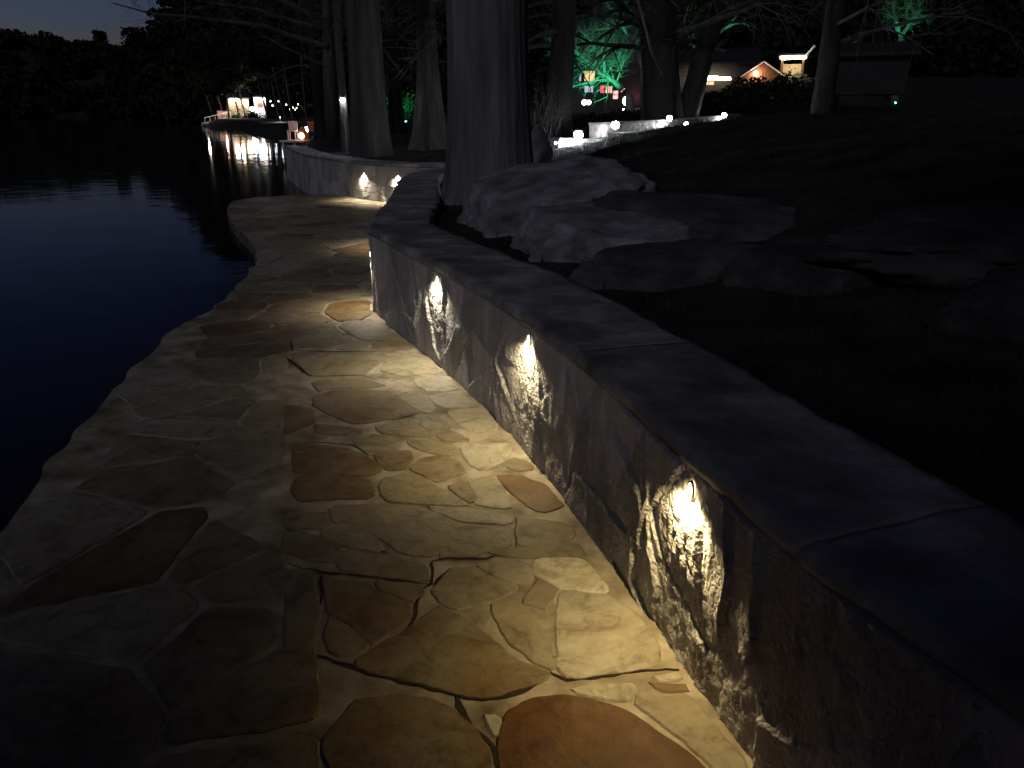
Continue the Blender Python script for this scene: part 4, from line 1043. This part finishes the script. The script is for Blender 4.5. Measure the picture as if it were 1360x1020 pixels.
# dark low roofed building on the right
h5 = house('dark_cabin', 'unlit cabin with a long low grey roof on the right', 1148, 36, 2.9, 3.0, .7, .5, 'dark', 'roof', z=far(1150, 100, 36).z)
path_light(1187, 72, 35, 'tiny lamp at the right end of the grey cabin roof', 0, .025)

# ------------------------------------------------------------------ lit point across the water
Yp = 99
h6 = house('stone_cottage', 'cream stone cottage glowing warm at the water, seen between dark trunks', 318, Yp, 2.3, 3, 2.3, .9, 'cream', 'roof', ov=.2)
window(h6, 'w', 312, 141, 317, 148, Yp, 1.5, 'e_win', (2, 2)); window(h6, 'w', 321, 141, 325, 148, Yp, 1.5, 'e_win', (1, 2))
lamp('facade_lamp', 'POINT', (0, -3.2, 2.2), 34, (1, .78, .48), h6, .15)
strip(h6, 'string_lights', 307, 314, 133, Yp, 1.75, 'e_bulb', .3); strip(h6, 'string_lights', 323, 328, 136, Yp, 1.75, 'e_bulb', .26)
h7 = house('white_cottage', 'white cottage with a dark arched window, brightest building at the water', 346, Yp-1, 1.3, 3, 2.4, .5, 'paintw', 'roof', ov=.1)
lamp('facade_lamp', 'POINT', (0, -3.2, 1.6), 60, (1, .86, .80), h7, .15)
xa, za = on_front(h7, 345.5, 140, Yp-1, 1.5); mb = MB(); vv = [(xa+.33*math.cos(a), -1.52, za+.33*math.sin(a)) for a in np.linspace(0, math.pi, 12)]; vv += [(xa-.33, -1.52, za-.25), (xa+.33, -1.52, za-.25)]
vb = [(a, -1.49, c) for a, b_, c in vv]; n = len(vv); mb.add(vv+vb, [tuple(range(n))]+[(i, (i+1) % n, n+(i+1) % n, n+i) for i in range(n)]); mb.build('arched_window', M['wood'], h7)
strip(h7, 'string_lights', 338, 351, 132, Yp-1, 1.65, 'e_bulb', .22)
p = far(335, 145, Yp-4); t = thing('yard_lamp', 'dazzling bluish white yard lamp between the two cottages', 'lamp', (p.x, p.y, gz(p.x, p.y)))
mb = MB(); mb.tube([(0, 0, -.3), (0, 0, p.z-t.location.z)], [.05, .04], 8); mb.build('post', M['bronze'], t)
mb = MB(); h_ = p.z-t.location.z; mb.tube([(0, 0, h_-.22), (0, 0, h_), (0, 0, h_+.22)], [.1, .3, .1], 12); mb.build('globe', emis('yard_globe', (.85, .88, 1), 45) , t)
lamp('bulb', 'POINT', (0, -.6, h_), 120, (.85, .88, 1), t, .2)
# lawn in front of the cottages
LX = np.linspace(300, 362, 34); LY = np.linspace(88, 100, 24); gg = [[(far(a, 146, b).x, b) for a in LX] for b in LY]; A_ = np.array(gg); ZZ = ground_z(A_[..., 0], A_[..., 1])+.04
J = np.arange(ZZ.size).reshape(ZZ.shape); o = mesh_obj('lawn', np.c_[A_[..., 0].ravel(), A_[..., 1].ravel(), ZZ.ravel()], np.stack([J[:-1, :-1], J[:-1, 1:], J[1:, 1:], J[1:, :-1]], -1).reshape(-1, 4), M['grassl'], smooth=True)
tag(o, 'green lamplit lawn at the foot of the cottages', None, kind='structure')
# low pink wall
loc, rz = facing(297, Yp-2); t = thing('shed', 'low pinkish lit shed at the left end of the shore', 'shed', loc, rz)
mb = MB(); mb.box((0, 0, .5), (1.5, 1.5, 1.0)); mb.build('wall', emis('dummy', (1, 1, 1), 0) if False else M['cream'], t); mb = MB(); mb.box((0, 0, 1.05), (1.7, 1.7, .08)); mb.build('roof', M['roof'], t)
lamp('shed_lamp', 'POINT', (0, -2.2, 1.2), 28, (1, .5, .45), t, .1)
# ramp with railing down to the water
t = thing('boat_ramp', 'pale ramp with a railing sloping down to the water', 'ramp', far(285, 160, 95))
A = far(270, 163, 94)-Vector(t.location); B = far(304, 155, 96)-Vector(t.location)
mb = MB(); dv = (B-A); sd_ = Vector((-dv.y, dv.x, 0)).normalized()*.6
vv = [A-sd_, B-sd_, B+sd_, A+sd_]; mb.add(vv+[v-Vector((0, 0, .35)) for v in vv], [(0, 1, 2, 3), (7, 6, 5, 4), (0, 4, 5, 1), (1, 5, 6, 2), (2, 6, 7, 3), (3, 7, 4, 0)]); mb.build('deck', M['paintw'], t)
mb = MB(); up = Vector((0, 0, .55)); mb.tube([A-sd_+up, B-sd_+up], [.05, .05], 5)
for k in range(6): q = A.lerp(B, k/5)-sd_; mb.tube([q, q+up], [.04, .04], 5)
mb.build('railing', M['paintw'], t)
lamp('ramp_lamp', 'POINT', (0, -2.5, 1.6), 30, (1, .85, .65), t, .1)
for k, (px, py, Y, h_, ln, lab) in enumerate([(303, 150, 95, 4, .0, 'black trunk in front of the left edge of the stone cottage'), (317, 150, 95.5, 4, -.35, 'dark leaning trunk across the middle of the stone cottage'), (326, 150, 95, 4, -.5, 'dark leaning trunk at the right edge of the stone cottage'),
        (355, 150, 92, 4, -.5, 'pale leaning trunk right of the white cottage'), (361, 150, 90, 4, -.6, 'second pale leaning trunk right of the white cottage'), (370, 150, 86, 4, -.4, 'pale trunk in the dim row, left'), (379, 150, 80, 4, -.6, 'pale trunk in the middle of the dim row'), (388, 150, 76, 4, -.3, 'pale trunk right of the middle of the dim row'), (406, 150, 62, 4, 0, 'short pale trunk at the right end of the dim row'),
        (282, 150, 98, 4, -.6, 'pale leaning trunk behind the ramp'), (296, 150, 97, 4, -.5, 'thin pale trunk behind the pink shed')]):
    tree(px, Y, 2.6 if k < 3 else 3.2 if k < 9 else 1.8, lab, 'barkd' if k < 3 else 'bark', H=h_+1, flare=1.2, crown=True, limbs=5, lowz=3.8, lean=ln*1.6, name='shore_tree', depth=1, nr=8, nseg=8, group='trunks on the lit point', topr=.7, L=1.5)
lamp_p = far(372, 158, 74); path_light(372, 156, 70, 'faint garden light hidden among the dim trunk row', 60, .03, 'e_stripw')
for k, (x0, x1, py, Y_, lab, mm) in enumerate([(353, 372, 134, 92, 'string of white bulbs on poles right of the white cottage', 'e_stripw'), (378, 398, 139, 84, 'dim string of bulbs on poles above the trunk row', 'e_strip')]):
    A = far(x0, py, Y_); B = far(x1, py+1, Y_); t = thing('festoon', lab, 'string lights', A, 0, 'bulb strings on the lit point'); D_ = B-A
    for e_ in (Vector((0, 0, 0)), D_): mb = MB(); g_ = gz(A.x+e_.x, Y_); mb.tube([(e_.x, e_.y, g_-A.z-.2), (e_.x, e_.y, e_.z+.05)], [.04, .03], 5); mb.build('pole', M['barkd'], t)
    mb = MB(); P_ = [D_*u_-Vector((0, 0, .12*math.sin(u_*math.pi)+random.uniform(-.28, .28))) for u_ in np.linspace(0, 1, 10)]; mb.tube(P_, [.015]*10, 4); mb.build('wire', M['bronze'], t)
    for q in P_[1:-1]:
        if random.random() < .3: continue
        sz_ = random.uniform(.5, 1.2); mb = MB(); mb.tube([q-Vector((0, 0, .01)), q-Vector((0, 0, .08)), q-Vector((0, 0, .15))], [.03*sz_, .075*sz_, .03*sz_], 8); mb.build('bulb', M[mm], t)
# lit lawn patch light comes from the facade lamps; small dock with a glowing stove
Yd = 39.5
p = far(400, 186, Yd); t = thing('dock', 'small wooden dock with pale edge jutting from the dark bank', 'dock', (p.x, Yd, p.z))
mb = MB(); mb.box((-.2, 0, -.04), (1.25, 1.3, .08), -.12)
for x in (-.75, -.2, .35):
    mb.tube([(x, -.5, -.9), (x, -.5, -.02)], [.05, .05], 6)
mb.build('deck', M['paintw'], t)
def bucket(cx, cy, z0, r, h):
    mb = MB(); mb.tube([(cx, cy, z0), (cx, cy, z0+h*.5), (cx, cy, z0+h)], [r*.8, r, r*.55], 12); return mb
t = thing('clay_stove', 'round reddish clay stove glowing on the small dock', 'stove', (p.x+.12, Yd, p.z+.005))
bucket(0, 0, 0, .27, .46).build('body', M['wood'], t)
mb = MB(); mb.tube([(0, 0, .49), (0, 0, .62)], [.16, .09], 10); mb.build('chimney', M['wood'], t)
mb = MB(); mb.tube([(-.03, -.28, .2), (-.03, -.35, .2)], [.15, .12], 10); mb.build('fire_opening', emis('embers', (1, .45, .25), 7), t)
lamp('glow', 'POINT', (-.05, -.6, .45), 3, (1, .45, .3), t, .08)
for x, lab, mm in ((-.42, 'grey chair left of the clay stove', 'paintw'), (.5, 'reddish chair right of the clay stove', 'wood')):
    t = thing('chair', lab, 'chair', (p.x+x, Yd+.1, p.z+.005), 0, 'chairs on the small dock')
    mb = MB(); mb.box((0, 0, .42), (.42, .42, .04)); mb.build('seat', M[mm], t); mb = MB(); mb.box((0, .2, .66), (.42, .04, .42)); mb.build('backrest', M[mm], t)
    for a in (-1, 1):
        for b in (-1, 1): mb = MB(); mb.box((a*.18, b*.17, .2), (.04, .04, .4)); mb.build('leg', M[mm], t)
q = far(406, 172, Yd+.3); t = thing('dock_lamp', 'slim white lamp on a post above the clay stove', 'lamp', (q.x, Yd+.5, p.z))
mb = MB(); hh = q.z-p.z; mb.tube([(0, 0, -.1), (0, 0, hh-.12)], [.02, .02], 6); mb.build('post', M['bronze'], t)
mb = MB(); mb.tube([(0, 0, hh-.12), (0, 0, hh-.08), (0, 0, hh+.1), (0, 0, hh+.13)], [.04, .06, .06, .03], 10); mb.build('globe', M['e_bulb'], t)
lamp('bulb', 'POINT', (0, -.15, hh), 4, (1, .9, .8), t, .05)
q = far(418, 181, Yd); t = thing('dock_lamp', 'tiny lamp low on the bank right of the clay stove', 'lamp', (q.x, Yd, q.z-.4))
mb = MB(); mb.tube([(0, 0, -.3), (0, 0, .36)], [.015, .015], 6); mb.build('post', M['bronze'], t); mb = MB(); mb.tube([(0, 0, .36), (0, 0, .4), (0, 0, .44)], [.02, .045, .02], 8); mb.build('globe', M['e_bulb'], t)

# ------------------------------------------------------------------ sky, moonlight, camera
w = bpy.data.worlds.new('World'); S.world = w; w.use_nodes = True
N = w.node_tree.nodes; L = w.node_tree.links; bg = N['Background']
sky = N.new('ShaderNodeTexSky'); sky.sky_type = 'NISHITA'; sky.sun_disc = False
sky.sun_elevation = math.radians(-4.0); sky.sun_rotation = math.radians(-50); sky.air_density = 1.0; sky.dust_density = 0.3; sky.ozone_density = 3
hs = N.new('ShaderNodeHueSaturation'); hs.inputs['Saturation'].default_value = 1.0; L.new(sky.outputs[0], hs.inputs['Color']); L.new(hs.outputs[0], bg.inputs[0]); bg.inputs[1].default_value = .34
sun = bpy.data.lights.new('moon', 'SUN'); sun.energy = .2; sun.angle = math.radians(10); sun.color = (.84, .86, 1.0)
so = bpy.data.objects.new('moon', sun); COL.objects.link(so); so.rotation_euler = (math.radians(60), 0, math.radians(-22))
cam = bpy.data.cameras.new('camera'); co = bpy.data.objects.new('camera', cam); COL.objects.link(co); S.camera = co
cam.sensor_width = 36; cam.lens = F/1360*36; cam.clip_end = 1500; cam.clip_start = .05
co.location = (0, 0, CAMH); co.rotation_euler = (math.radians(90)-PITCH, 0, 0)
S.view_settings.view_transform = 'Standard'; S.view_settings.look = 'None'; S.view_settings.exposure = 1; S.view_settings.gamma = 1
S.cycles.use_denoising = True; S.cycles.sample_clamp_indirect = 3; S.cycles.max_bounces = 6
